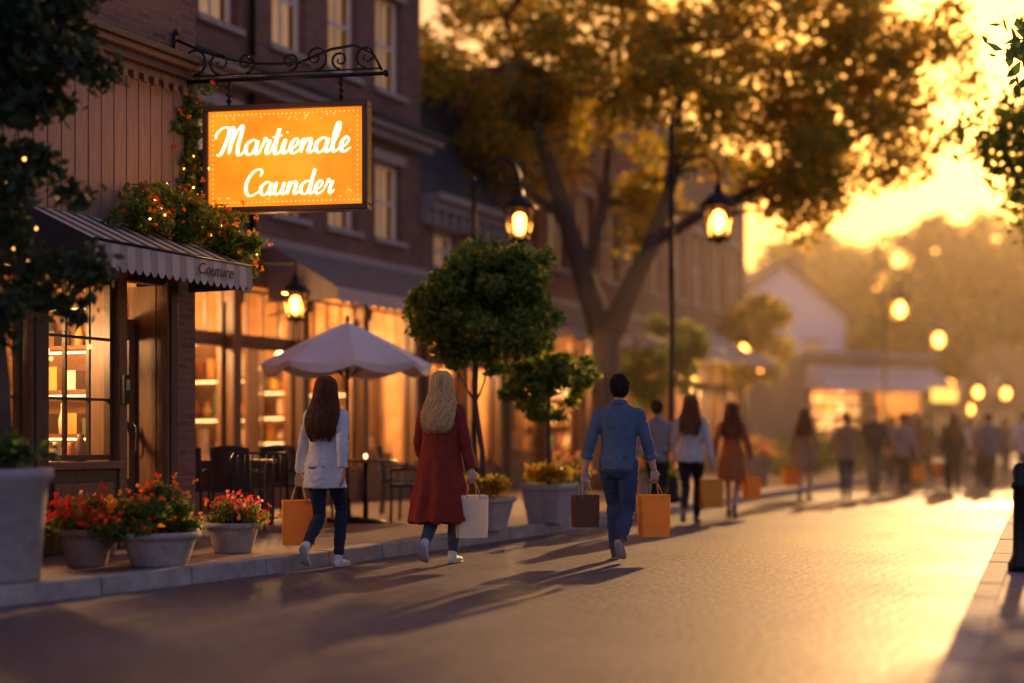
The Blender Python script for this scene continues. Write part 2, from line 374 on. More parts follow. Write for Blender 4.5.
def shopfront_1():
    X=T(-3.14,14.1,0)@RZ(UA)
    r=empty('brick_shop_building',X)
    w=G()
    wall(w,-9,0,4.85,13,[(-1.62,-.82,5.55,7.1),(-3.4,-2.6,5.55,7.1),(-1.62,-.82,8.6,10.1),(-3.4,-2.6,8.6,10.1)],M['brick'])
    wall(w,-.36,0,.13,4.85,[],M['brick'])
    w.add([(0,0,.13),(0,8,.13),(0,8,13),(0,0,13)],[(0,1,2,3)],M['brick'])
    w.add([(-9,0,.13),(-9,0,13),(-9,8,13),(-9,8,.13)],[(0,1,2,3)],M['brick'])
    w.add([(-9,8,.13),(-9,8,13),(0,8,13),(0,8,.13)],[(0,1,2,3)],M['brick'])
    w.obj('walls',r)
    g=G(); g.box(-9.2,.2,-.35,8,13,13.3,M['trimgrey']); g.box(-9.3,.3,-.45,8.1,13.3,13.42,M['trimgrey']); g.obj('roof_cornice',r)
    g=G()
    for a,b in ((-1.62,-.82),(-3.4,-2.6)):
        for c,d in ((5.55,7.1),(8.6,10.1)): window(g,a,b,c,d,.13,M['white'],M['glass'],2,2,glowing_curtain=M['curtain'])
    g.obj('upper_windows',r)
    g=G(); x=-6.0
    while x<-.38:
        g.box(x,x+.155,-.055,.02,2.95,4.5,M['panel']); x+=.165
    g.box(-6.05,-.36,-.045,.03,2.94,4.52,M['wood'])
    g.box(-6.1,-.30,-.14,.02,4.52,4.60,M['wood2']); g.box(-6.12,-.28,-.20,.02,4.602,4.68,M['wood']); g.box(-6.15,-.25,-.26,.02,4.682,4.74,M['wood2']); g.box(-6.2,-.22,-.30,.02,4.742,4.80,M['wood'])
    x=-6.0
    while x<-.4: g.box(x,x+.07,-.18,-.142,4.44,4.517,M['wood2']); x+=.14
    for a,b in ((-.52,-.36),(-2.26,-2.06),(-4.3,-4.1)):
        g.box(a,b,-.09,.05,.13,2.93,M['wood2']); g.box(a+.03,b-.03,-.11,-.092,.45,2.6,M['wood'])
        g.box(a-.03,b+.03,-.13,.05,.135,.40,M['wood']); g.box(a-.03,b+.03,-.14,.05,2.72,2.9,M['wood'])
    g.box(-2.055,-1.16,-.05,.10,.135,.86,M['wood']); g.box(-1.98,-1.24,-.075,-.052,.28,.74,M['wood2'])
    g.box(-4.095,-2.265,-.05,.10,.135,.86,M['wood'])
    g.box(-2.10,-1.13,-.11,.12,.862,.93,M['wood2']); g.box(-4.095,-2.265,-.11,.12,.862,.93,M['wood2'])
    g.box(-1.16,-1.06,-.07,.14,.135,2.93,M['wood2'])
    g.box(-6,-.36,-.03,.10,2.60,2.93,M['wood'])
    g.obj('shopfront_joinery',r,bevel=.006)
    g=G(); window(g,-2.05,-1.165,.94,2.59,.0,M['wood'],M['glass'],3,3,.05,sill=False); window(g,-4.09,-2.27,.94,2.59,.0,M['wood'],M['glass'],4,3,.05,sill=False); g.obj('display_window',r)
    g=G(); a,b=-1.05,-.53
    g.box(a,a+.09,.3,.36,.14,2.2,M['wood2']); g.box(b-.09,b,.3,.36,.14,2.2,M['wood2']); g.box(a+.09,b-.09,.3,.36,2.08,2.2,M['wood2']); g.box(a+.09,b-.09,.3,.36,.14,.75,M['wood2'])
    g.box(a+.09,b-.09,.31,.35,1.25,1.30,M['wood2'])
    g.add([(a+.09,.33,.75),(b-.09,.33,.75),(b-.09,.33,2.08),(a+.09,.33,2.08)],[(0,1,2,3)],M['glass'])
    g.box(a,b,.28,.38,2.2,2.28,M['wood2'])
    g.tube([(b-.06,.27,1.0),(b-.06,.24,1.03),(b-.06,.24,1.25),(b-.06,.27,1.28)],.009,M['metal'],6)
    g.add([(a,.33,2.28),(b,.33,2.28),(b,.33,2.6),(a,.33,2.6)],[(0,1,2,3)],M['glass'])
    g.box(a-.01,a,.10,.38,.14,2.6,M['wood2']); g.box(b,b+.01,.05,.38,.14,2.6,M['wood2'])
    g.obj('door',r)
    g=G(); g.box(-1.15,-1.07,-.115,-.072,1.45,1.72,M['iron']); g.box(-1.135,-1.085,-.125,-.116,1.58,1.68,M['metal']); g.obj('entry_panel',r)
    g=G(); room(g,-5.9,-.4,.4,3.4,.14,2.94,M['warmwall'],M['shelf'])
    shelves(g,-4.6,-2.6,3.0,.3,2.3,4); shelves(g,-2.3,-.8,3.0,.3,2.3,4)
    g.cur=Matrix(((0,1,0,-.76),(1,0,0,0),(0,0,1,0),(0,0,0,1))); shelves(g,.62,1.75,0,.3,2.45,5); shelves(g,1.85,2.9,0,.3,2.45,5); g.cur=None
    g.box(-2.0,-1.2,.15,.55,.6,.92,M['shelf'])
    for x in (-1.97,-1.8,-1.6,-1.42,-1.3): 
        h=random.uniform(.12,.38); g.lathe([(.05,0),(.065,h*.4),(.03,h*.8),(.035,h)],random.choice(GC),(x+.05,.32,.922),10)
    for x,y,z in ((-1.7,.9,2.2),(-1.2,1.5,2.35),(-2.6,1.2,2.1),(-1.35,.7,1.95),(-1.9,1.9,2.3)): pendant(g,x,y,2.93,z,.075)
    g.obj('shop_interior',r)
    light('shop_light',(-1.9,1.0,2.1),220,parent=r)
    g=G(); A,B=-2.3,-.18; zt,zf,pr=3.12,2.78,.82
    n=22
    for i in range(n):
        x0=A+(B-A)*i/n; x1=A+(B-A)*(i+1)/n; m=M['awndark'] if i%2 else M['awnstripe']
        g.add([(x0,-.06,zt),(x1,-.06,zt),(x1,-pr,zf),(x0,-pr,zf)],[(0,3,2,1)],m)
        g.add([(x0,-.06,zt-.02),(x1,-.06,zt-.02),(x1,-pr,zf-.02),(x0,-pr,zf-.02)],[(0,1,2,3)],M['awndark'])
        k=6; vs=[];fs=[]
        for j in range(k+1):
            t=j/k; x=x0+(x1-x0)*t; vs+=[(x,-pr-.004,zf+.01),(x,-pr-.012,zf-.20-.05*math.sin(math.pi*t))]
        for j in range(k): fs.append((2*j,2*j+1,2*j+3,2*j+2))
        g.add(vs,fs,M['awnstripe'] if i%2==0 else M['trimgrey'])
    for xx in (A,B):
        g.add([(xx,-.06,zt),(xx,-pr,zf),(xx,-pr,zf-.22),(xx,-.06,zf-.22)],[(0,1,2,3)],M['awndark'])
    g.tube([(A,-pr,zf),(B,-pr,zf)],.015,M['iron'],6)
    g.obj('awning',r)
    t=bpy.data.curves.new('awning_lettering','FONT'); t.body='Couture'; t.size=.15; t.extrude=.002; t.shear=.25; t.align_x='CENTER'
    t.materials.append(M['wood']); o=bpy.data.objects.new('awning_lettering',t); COL.objects.link(o); o.parent=r
    o.matrix_local=T(-.75,-pr-.022,zf-.15)@Matrix.Rotation(math.pi/2,4,'X')
    return r,X
B1,X1=shopfront_1()
def storefront(r,g,x0,x1,bays,zt,fm,y=.1):
    L=(x1-x0)/bays
    for i in range(bays+1):
        x=x0+L*i; g.box(x-.09,x+.09,-.06,.22,.135,zt,fm); g.box(x-.12,x+.12,-.09,.22,.137,.5,fm); g.box(x-.12,x+.12,-.09,.22,zt-.25,zt-.08,fm)
    for i in range(bays):
        a=x0+L*i+.09; b=x0+L*(i+1)-.09
        g.box(a,b,-.02,.18,.135,.65,fm); g.box(a,b,y-.02,y+.09,2.45,2.53,fm); window(g,a,b,.66,2.45,y,fm,M['glass'],2,1,.06,sill=False); window(g,a,b,2.53,zt-.02,y,fm,M['glass'],4,1,.05,sill=False)
def awning(g,A,B,zt,zf,pr,m,m2):
    g.add([(A,-.07,zt),(B,-.07,zt),(B,-pr,zf),(A,-pr,zf)],[(0,3,2,1)],m)
    g.add([(A,-.07,zt-.03),(B,-.07,zt-.03),(B,-pr,zf-.03),(A,-pr,zf-.03)],[(0,1,2,3)],m)
    n=int((B-A)/.22)
    for i in range(n):
        x0=A+(B-A)*i/n; x1=A+(B-A)*(i+1)/n; k=5; vs=[];fs=[]
        for j in range(k+1):
            t=j/k; x=x0+(x1-x0)*t; vs+=[(x,-pr-.004,zf+.01),(x,-pr-.012,zf-.16-.05*math.sin(math.pi*t))]
        for j in range(k): fs.append((2*j,2*j+1,2*j+3,2*j+2))
        g.add(vs,fs,m2)
    for xx in (A,B): g.add([(xx,-.07,zt),(xx,-pr,zf),(xx,-pr,zf-.16),(xx,-.07,zf-.16)],[(0,1,2,3)],m)
    for xx in (A+.05,B-.05): g.tube([(xx,-.05,zf-.35),(xx,-pr,zf-.03)],.012,M['iron'],6)
def generic(name,s0,s1,H,bm,fl,wins,bays,aw,origin,dep=8,zg=3.9,interior=True,power=120,trim=None,awm=None):
    X=T(origin[0],origin[1],0)@RZ(UA); r=empty(name,X); trim=trim or M['trimgrey']
    w=G(); ops=[(x-.42,x+.42,a,b) for x in wins for a,b in fl]
    wall(w,s0,s1,zg,H,ops,bm)
    for s in (s0,s1): w.add([(s,0,.13),(s,dep,.13),(s,dep,H),(s,0,H)],[(0,1,2,3)],bm)
    w.add([(s0,dep,.13),(s1,dep,.13),(s1,dep,H),(s0,dep,H)],[(0,1,2,3)],bm)
    w.add([(s0,0,H-.01),(s1,0,H-.01),(s1,dep,H-.01),(s0,dep,H-.01)],[(0,1,2,3)],M['slate'])
    w.obj('walls',r)
    g=G()
    for o in ops: window(g,*o,.13,M['white'],M['glass'],2,2,glowing_curtain=M['curtain'])
    g.obj('upper_windows',r)
    g=G(); g.box(s0,s1+.02,-.15,.1,H-.45,H-.2,trim); g.box(s0,s1+.06,-.28,.1,H-.198,H-.06,trim); g.box(s0,s1+.1,-.4,.1,H-.058,H+.06,trim)
    x=s0+.1
    while x<s1: g.box(x,x+.1,-.25,-.152,H-.40,H-.2,trim); x+=.3
    g.box(s0,s1+.03,-.12,.06,zg-.1,zg+.06,trim); g.box(s0,s1,-.05,.06,3.25,zg-.103,M['wood2'])
    g.obj('cornice',r)
    g=G(); storefront(r,g,s0+.15,s1-.15,bays,3.24,M['wood2']); g.obj('shopfront',r)
    g=G(); room(g,s0+.1,s1-.1,.3,3.4,.14,3.7,M['warmwall'],M['shelf'])
    x=s0+.3
    while x+1.2<s1: shelves(g,x,x+1.2,2.9,.4,2.8,5,added_strip=False); x+=1.5
    L_=(s1-s0)/bays
    for i in range(bays):
        xe=s0+L_*(i+1)-.32
        g.cur=Matrix(((0,1,0,xe-.1),(1,0,0,0),(0,0,1,0),(0,0,0,1))); shelves(g,.75+.5*(i%2),2.7,0,.25,2.3+.3*((i*7)%3)/2,4+(i%2),added_strip=(name.startswith('brick_rest'))); g.cur=None
        for k in range(3):
            xx=s0+L_*i+.3+random.uniform(0,L_*.5); yy=random.uniform(.35,.7); h=random.uniform(.2,.5)
            g.lathe([(.09,0),(.11,h*.3),(.05,h*.8),(.06,h)],random.choice(GC),(xx,yy,.9),10)
        g.box(s0+L_*i+.2,s0+L_*(i+1)-.4,.32,.75,.6,.89,M['shelf'])
    x=s0+.5; 
    while x<s1-.3:
        pendant(g,x,random.uniform(.5,1.6),3.69,random.uniform(2.2,2.8),random.choice([.07,.10,.14,.18])); x+=random.uniform(.6,1.2)
    g.obj('shop_interior',r)
    nl=max(1,int((s1-s0)/4))
    for i in range(nl): light('shop_light',(s0+(i+.45)*(s1-s0)/nl,1.0,2.7),power,parent=r)
    g=G()
    for a,b in aw: awning(g,a,b,3.88,3.2,1.25,awm or M['awning'],M['awnstripe'])
    if aw: g.obj('awning',r)
    return r
O2=(-1.55,24.0)
B2=generic('brick_restaurant_building',-8.5,0,13.5,M['brick2'],[(4.35,5.6),(6.75,8.3),(9.8,11.2)],[-5.4,-3.78,-2.35,-1.0],5,[(-4.4,-.1)],O2,power=560)
g=G(); g.box(-8.5,.12,-.2,-.002,5.92,6.04,M['trimgrey']); g.box(-8.5,.22,-.34,-.002,6.042,6.14,M['trimgrey']); g.box(-8.5,.3,-.42,-.002,6.142,6.2,M['slate'])
g.tube([(-4.75,-.07,3.95),(-4.75,-.07,13)],.045,M['iron'],8); g.obj('string_cornice',B2)
B3=generic('mansard_shop_building',0.02,3.1,5.2,M['brick2'],[(4.1,4.7)],[.9,2.2],2,[(.2,2.9)],O2,power=420)
g=G(); g.add([(-.0,.0,5.27),(3.15,.0,5.27),(3.15,1.6,8.6),(0,1.6,8.6)],[(0,1,2,3)],M['slate']); g.add([(0,1.6,8.6),(3.15,1.6,8.6),(3.15,8,8.6),(0,8,8.6)],[(0,1,2,3)],M['slate']); g.add([(3.15,0,5.27),(3.15,8,5.27),(3.15,8,8.6),(3.15,1.6,8.6)],[(0,1,2,3)],M['slate'])
g.obj('mansard_roof',B3)
B4=generic('brick_shop_building',3.2,10.2,8.2,M['brick'],[(4.6,6.3)],[4.2,5.6,7.0,8.4,9.6],4,[(3.6,6.6),(7,10)],O2,power=650)
B5=generic('tan_brick_shop_building',10.3,18.5,8.6,M['brick3'],[(4.6,6.4)],[11.2,12.8,14.4,16,17.5],5,[(10.6,14),(14.4,18.2)],O2,power=650,awm=M['awnstripe'])
def gable_house(name,x,y,rot,w,d,h,rh,wm,rm,shop=False):
    r=empty(name,T(x,y,0)@RZ(rot)); g=G()
    ops=[(-w*.32,-w*.32+.9,h*.62,h*.62+1.3),(w*.32-.9,w*.32,h*.62,h*.62+1.3),(-.45,.45,h*.62,h*.62+1.3)]
    lo=[(-w*.4,-w*.08,.7,2.9),(w*.08,w*.4,.7,2.9)]
    wall(g,-w/2,w/2,0,h,ops+lo,wm)
    g.add([(-w/2,0,h),(w/2,0,h),(0,0,h+rh)],[(0,1,2)],wm)
    for s in (-1,1): g.add([(s*w/2,0,0),(s*w/2,d,0),(s*w/2,d,h),(s*w/2,0,h)],[(0,1,2,3)],wm)
    g.add([(-w/2,d,0),(w/2,d,0),(w/2,d,h),(0,d,h+rh),(-w/2,d,h)],[(0,1,2,3,4)],wm)
    g.obj('walls',r); g=G()
    for s in (-1,1):
        a=Vector((0,-.3,h+rh+.1)); b=Vector((s*(w/2+.35),-.3,h-.25*rh/(w/2)*1.0)); dd=Vector((0,d+.6,0)); up=Vector((0,0,.16))
        vs=[a,b,b+dd,a+dd,a+up,b+up,b+dd+up,a+dd+up]
        g.add(vs,[(0,3,2,1),(4,5,6,7),(0,1,5,4),(1,2,6,5),(2,3,7,6)],rm)
    g.box(w*.2,w*.2+.6,2,2.6,h,h+rh+.8,M['brick'])
    g.obj('roof',r); g=G()
    for o in ops: window(g,*o,.12,M['white'],M['glass'],2,2,glowing_curtain=M['curtain'])
    for o in lo: window(g,*o,.12,M['white'],M['glass'],3,2,sill=False,glowing_curtain=M['curtain'])
    g.obj('windows',r)
    return r
gable_house('white_gabled_house',11.4,60,rad(8),5.6,9,6.2,2.2,M['white'],M['slate'])
gable_house('white_gabled_house',5.5,66,rad(8),7,9,7.6,3,M['white'],M['slate'])
gable_house('brick_house',20.5,88,rad(5),9,9,7,3.4,M['brick3'],M['slate'])
gable_house('brick_house',33,105,rad(-5),10,9,7,3.4,M['brick2'],M['slate'])
r=empty('corner_shop_building',T(11.8,47,0)@RZ(rad(25))); g=G()
wall(g,-2.6,2.6,0,3.9,[(-2.3,-.2,.6,2.7),(.2,2.3,.6,2.7)],M['brick3']); 
for s in (-2.6,2.6): g.add([(s,0,0),(s,5,0),(s,5,3.9),(s,0,3.9)],[(0,1,2,3)],M['brick3'])
g.add([(-2.6,0,3.9),(2.6,0,3.9),(2.6,5,3.9),(-2.6,5,3.9)],[(0,1,2,3)],M['slate']); g.box(-2.8,2.8,-.3,.1,3.75,3.95,M['trimgrey'])
g.obj('walls',r); g=G(); awning(g,-2.6,2.6,3.5,2.85,1.1,M['awnstripe'],M['white']); g.obj('awning',r)
g=G(); window(g,-2.3,-.2,.6,2.7,.1,M['wood'],M['glass'],3,2,sill=False); window(g,.2,2.3,.6,2.7,.1,M['wood'],M['glass'],3,2,sill=False)
room(g,-2.5,2.5,.3,3,.02,3.3,M['warmwall'],M['shelf']); shelves(g,-2.2,2.2,2.5,.5,2.5,4); g.obj('shopfront',r); light('shop_light',(0,1.5,2.4),450,parent=r)
g=G(); g.box(1.5,2.6,-1.3,-1.16,2.3,2.75,emis('lit_sign_face',(1,.5,.08),2.2)); g.box(1.45,2.65,-1.28,-1.18,2.25,2.8,M['iron']); g.tube([(2.2,-1.23,2.8),(2.2,-.0,3.0)],.03,M['iron'],6); g.obj('box_sign',r)
# ---------------------------------------------------------------- hanging sign
LET={
'M':(1.95,[[(-.3,1.15),(-.25,1.6),(.15,1.95),(.55,1.9),(.62,1.5),(.45,.6),(.2,.05),(-.05,.1)],[(.62,1.3),(.75,1.95),(.95,1.7),(.9,.8),(.85,.1)],[(.88,.4),(1.15,1.5),(1.45,2.05),(1.55,1.7),(1.45,.8),(1.5,.15),(1.7,.0),(2.0,.3)]]),
'a':(1.13,[[(.85,.9),(.5,1.02),(.12,.7),(.12,.25),(.4,0),(.7,.25),(.88,.95),(.83,.35),(.95,.02),(1.25,.3)]]),
'r':(.8,[[(0,.25),(.2,.8),(.25,1.12),(.38,.9),(.62,.92),(.5,.35),(.6,.02),(.9,.3)]]),
't':(.7,[[(0,.25),(.25,1.0),(.37,1.75),(.27,.6),(.35,.05),(.55,.03),(.8,.3)],[(-.05,1.15),(.3,1.22),(.7,1.28)]]),
'i':(.58,[[(0,.25),(.22,.98),(.18,.3),(.32,.02),(.65,.3)],[(.28,1.42),(.31,1.5)]]),
'e':(.8,[[(0,.3),(.4,.42),(.62,.8),(.42,1.02),(.17,.72),(.15,.28),(.4,0),(.88,.3)]]),
'n':(1.05,[[(0,.3),(.15,.98),(.14,.02)],[(.14,.3),(.38,.88),(.62,1.0),(.72,.7),(.66,.2),(.8,.02),(1.12,.3)]]),
'l':(.62,[[(0,.25),(.4,1.2),(.44,1.9),(.28,2.0),(.15,1.3),(.17,.3),(.36,.02),(.7,.3)]]),
'u':(1.08,[[(0,.3),(.15,.98),(.1,.35),(.28,.02),(.58,.2),(.78,.95),(.73,.3),(.86,.02),(1.15,.3)]]),
'd':(1.15,[[(.85,.9),(.5,1.02),(.12,.7),(.12,.25),(.4,0),(.7,.25),(.97,1.95),(.84,.4),(.98,.02),(1.25,.3)]]),
'C':(1.3,[[(1.15,1.45),(1.25,1.8),(1.0,2.05),(.5,1.8),(.12,1.0),(.25,.2),(.7,-.02),(1.35,.35)]]),
}
def cat(P,n=8):
    P=[Vector((a,b,0)) for a,b in P]; P=[P[0]*2-P[1]]+P+[P[-1]*2-P[-2]]; o=[]
    for i in range(1,len(P)-2):
        for k in range(n):
            t=k/n; a,b,c,d=P[i-1:i+3]
            o.append(.5*((2*b)+(c-a)*t+(2*a-5*b+4*c-d)*t*t+(3*b-a-3*c+d)*t**3))
    o.append(P[-2]); return o
def script(g,word,x0,z0,em,y,m,wgt=.15):
    tot=sum(LET[c][0] for c in word); x=x0-tot*em/2; lay=0
    for ch in word:
        adv,st=LET[ch]
        for s in st:
            P=cat(s); vs=[];fs=[]; lay+=1; yy=y-.0004*(lay%6)
            for i,p in enumerate(P):
                t=(P[min(i+1,len(P)-1)]-P[max(i-1,0)]).normalized(); nr=Vector((-t.y,t.x,0))
                w=wgt*(.42+.58*max(0,abs(t.y))**1.5*(1 if t.y<0 else .45)) 
                e=min(i,len(P)-1-i)/3; w*=min(1,.45+.55*e)
                for q in (p+nr*w/2*1.25,p-nr*w/2*1.25):
                    vs.append((x+(q.x+.18*q.y)*em,yy,z0+q.y*em))
            for i in range(len(P)-1): fs.append((2*i,2*i+1,2*i+3,2*i+2))
            g.add(vs,fs,m)
        x+=adv*em
SX=Matrix(((.985,.17,0,-3.25),(-.17,.985,0,13.80),(0,0,1,0),(0,0,0,1)))
r=empty('hanging_shop_sign',SX)
g=G(); a,b,z0,z1=.29,1.93,3.30,4.33
g.box(a+.05,b-.05,-.055,.055,z0+.05,z1-.05,emis('sign_panel',(1.0,.27,.008),.95,.32,3.0)); g.obj('lit_panel',r)
g=G(); fwd=.055; mm=mat('sign_frame_wood',(.08,.03,.014),.4,var=.3,bump=.2,stretch=(1,6,6))
g.box(a,b,-.085,.085,z0,z0+fwd,mm); g.box(a,b,-.085,.085,z1-fwd,z1,mm); g.box(a,a+fwd,-.083,.083,z0+fwd,z1-fwd,mm); g.box(b-fwd,b,-.083,.083,z0+fwd,z1-fwd,mm); g.obj('frame',r,bevel=.01)
g=G(); tm=emis('sign_lettering',(1,.88,.60),1.5)
cx=(a+b)/2
script(g,'Martienale',cx-.02,3.85,.138,-.062,tm,.23); script(g,'Caunder',cx+.03,3.46,.122,-.062,tm,.23)
dm=emis('sign_dots',(1,.66,.22),1.2)
def dot(x,z,rr): g.lathe([(rr,0),(rr,.004)],dm,n=8,X=T(x,-.058,z)@Matrix.Rotation(math.pi/2,4,'X'))
for i in range(34):
    x=a+.10+(b-a-.2)*i/33; dot(x,z0+.095,.006); dot(x,z1-.095,.006)
for i in range(1,18):
    z=z0+.095+(z1-z0-.19)*i/18; dot(a+.10,z,.006); dot(b-.10,z,.006)
for i in range(70):
    x=random.uniform(a+.15,b-.15); z=random.choice([random.uniform(z0+.12,z0+.2),random.uniform(z1-.18,z1-.11),random.uniform(z0+.12,z1-.12)])
    if z0+.18<z<z1-.16 and a+.22<x<b-.22: continue
    dot(x,z,random.uniform(.004,.008))
g.obj('lettering',r)
g=G(); I=M['iron']; za=4.59
g.box(-.03,.0,-.04,.04,4.42,5.05,I); g.tube([(-.01,0,5.05),(-.01,0,5.11)],[.03,.012],I,8)
g.tube([(-.02,0,za),(2.06,0,za)],.02,I,8); g.tube([(-.02,0,za+.05),(2.03,0,za+.05)],.008,I,6)
g.ell((2.09,0,za),(.035,.035,.035),I,10)
def spiral(cx,cz,r0,turn,a0,dirn,rr=.014):
    P=[];n=26
    for i in range(n+1):
        t=i/n; an=a0+dirn*turn*2*math.pi*t; q=r0*(1-t)**.8+.012; P.append((cx+q*math.cos(an),0,cz+q*math.sin(an)))
    g.tube(P,[rr*(1-.35*i/n) for i in range(n+1)],I,6); return P[0]
for cx_,r0,dr in ((.17,.13,1),(.44,.10,-1),(.70,.09,1),(1.40,.11,1),(1.64,.075,-1),(1.90,.10,-1),(1.14,.08,1)):
    spiral(cx_,za+.07+r0,r0,1.35,-math.pi/2,dr)
g.tube([Vector((0,0,5.0)).lerp(Vector((1.25,0,za+.14)),t)+Vector((0,0,-.10*math.sin(math.pi*t))) for t in [i/12 for i in range(13)]],.015,I,6)
g.tube([(1.25,0,za+.14),(1.55,0,za+.25),(1.78,0,za+.28),(1.97,0,za+.18),(2.05,0,za+.03)],.014,I,6)
for x in (a+.24,b-.28):
    g.tube([(x,0,za),(x,0,z1-.01)],.012,I,6); g.lathe([(.03,0),(.03,.02)],I,(x,0,z1-.005),10)
    for k in range(3): g.lathe([(.022,0),(.03,.015),(.022,.03)],I,(x,0,za-.10-.06*k),10)
g.obj('iron_bracket',r)
light('sign_light',(cx,-.5,3.8),14,parent=r,size=.3,color=(1,.5,.15))
# climbing vine
r=empty('climbing_vine',X1)
P=[]
def addc(path,n,rd):
    for i in range(n):
        t=rng.uniform(0,len(path)-1.001); k=int(t); f=t-k; p=np.array(path[k])*(1-f)+np.array(path[k+1])*f
        P.append(p+rng.normal(size=3)*rd)
addc([(-.1,-.06,4.65),(-.22,-.08,4.1),(-.18,-.1,3.6),(-.3,-.12,3.2)],60,.07)
addc([(-1.3,-.35,3.20),(-1.0,-.4,3.25),(-.6,-.45,3.25),(-.3,-.55,3.12),(-.08,-.68,2.90)],125,.10)
leaves('leaves',clump_pts(P,.12,60),.06,[M['leaf'],M['leaf'],M['leafy']],r)
pp=np.array(P)[rng.integers(0,len(P),30)]+rng.normal(size=(30,3))*.07; pp[:,1]-=.06
g=G()
for p in pp: g.ell(tuple(p),(.012,.012,.012),M['fairy'],6)
g.obj('fairy_lights',r)
fp_=np.array(P)[rng.integers(0,len(P),200)]+rng.normal(size=(200,3))*.09; fp_[:,1]-=.05
leaves('blossoms',np.repeat(fp_,5,axis=0)+rng.normal(size=(1000,3))*.012,.038,[M['flo'],M['flr'],M['flo']],r,aspect=.9)
def lantern_geo(g,c,s=1.,m=None):
    x,y,z=c
    g.lathe([(.11*s,-.03*s),(.12*s,0),(.115*s,.01*s)],M['iron'],(x,y,z-.20*s),6,False)
    for j in range(6):
        th=2*math.pi*j/6; g.tube([(x+.11*s*math.cos(th),y+.11*s*math.sin(th),z-.2*s),(x+.17*s*math.cos(th),y+.17*s*math.sin(th),z+.12*s)],.009*s,M['iron'],5)
    g.lathe([(.105*s,-.19*s),(.16*s,.115*s)],M['lampglass'],(x,y,z),6,False)
    g.ell((x,y,z-.03*s),(.085*s,.085*s,.12*s),M['bulb'],10)
    g.lathe([(.19*s,.12*s),(.19*s,.14*s),(.12*s,.22*s),(.05*s,.27*s),(.04*s,.33*s),(.015*s,.37*s)],M['iron'],(x,y,z),12,True)
    g.lathe([(.02*s,-.26*s),(.035*s,-.24*s),(.02*s,-.225*s)],M['iron'],(x,y,z),8)
X2=T(-1.55,24,0)@RZ(UA)
r=empty('wall_lantern',X2); g=G(); lantern_geo(g,(-5.05,-1.0,2.95),1.05); g.tube([(-5.05,0,3.4),(-5.05,-.5,3.5),(-5.05,-1.0,3.48),(-5.05,-1.0,3.33)],.015,M['iron'],6); g.obj('lantern',r); light('bulb_light',(-5.05,-1.0,2.92),30,parent=r,size=.06)
def street_lamp(x,y,H,arm,zl,ang=0,s=1.,z=.13,power=40,name='street_lamp',lit=True):
    r=empty(name,T(x,y,z)@RZ(ang)); g=G()
    g.lathe([(.17,0),(.17,.08),(.13,.12),(.12,.4),(.09,.5),(.10,.55),(.06,.62),(.052,1.2),(.062,1.23),(.052,1.26),(.045,H*.6),(.056,H*.6+.03),(.042,H*.6+.06),(.036,H-.2),(.05,H-.15),(.02,H-.05),(.035,H),(.01,H+.08)],M['iron'],n=14)
    za=zl+.5*s
    P=[(0,0,za-.35),(arm*.08,0,za-.1),(arm*.3,0,za+.15),(arm*.62,0,za+.24),(arm*.9,0,za+.14),(arm,0,za-.02),(arm,0,zl+.36*s)]
    g.tube([tuple(p) for p in P],.022,M['iron'],7)
    q=[]
    for i in range(20):
        t=i/19; an=-.5+t*7.5; rr=.13*(1-t)+.015; q.append((arm*.33+rr*math.cos(an),0,za-.08+rr*math.sin(an)))
    g.tube(q,.011,M['iron'],5)
    lantern_geo(g,(arm,0,zl),s)
    g.obj('post_and_lantern',r)
    if lit: light('bulb_light',(arm,0,zl-.02),power,parent=r,size=.08)
    return r
street_lamp(2.47,22,5.95,.72,4.40,0,1.5,power=90)
street_lamp(-.55,20.6,4.75,.66,4.15,0,1.35,power=70)
street_lamp(11.0,42,5.0,.45,4.85,0,2.0,lit=False)
street_lamp(16.0,55,5.2,.5,4.85,0,2.3,lit=False)
street_lamp(24.2,80,5.2,.5,4.9,0,2.8,lit=False)
street_lamp(19.3,64,5.0,.5,3.6,0,1.8,lit=False)
street_lamp(24.5,72,5.0,.5,3.3,0,2.2,lit=False)
street_lamp(7.3,44,4.4,.4,3.3,0,1.7,lit=False)
street_lamp(18.6,58,4.6,.4,2.9,0,1.8,lit=False)
street_lamp(21.5,68,4.6,.4,2.4,0,1.8,lit=False)
street_lamp(9.4,52,4.6,.4,3.4,0,1.8,lit=False)
street_lamp(14.6,50,4.6,.4,2.6,0,1.6,lit=False)
r=empty('wall_lantern',X2); g=G(); lantern_geo(g,(16,-.7,3.5),1.5); g.tube([(16,0,4.1),(16,-.4,4.15),(16,-.7,4.1),(16,-.7,4.0)],.02,M['iron'],6); g.obj('lantern',r)
r=empty('wall_lantern',X2); g=G(); lantern_geo(g,(10.3,-.7,3.0),1.3); g.tube([(10.3,0,3.6),(10.3,-.4,3.65),(10.3,-.7,3.6),(10.3,-.7,3.4)],.02,M['iron'],6); g.obj('lantern',r)
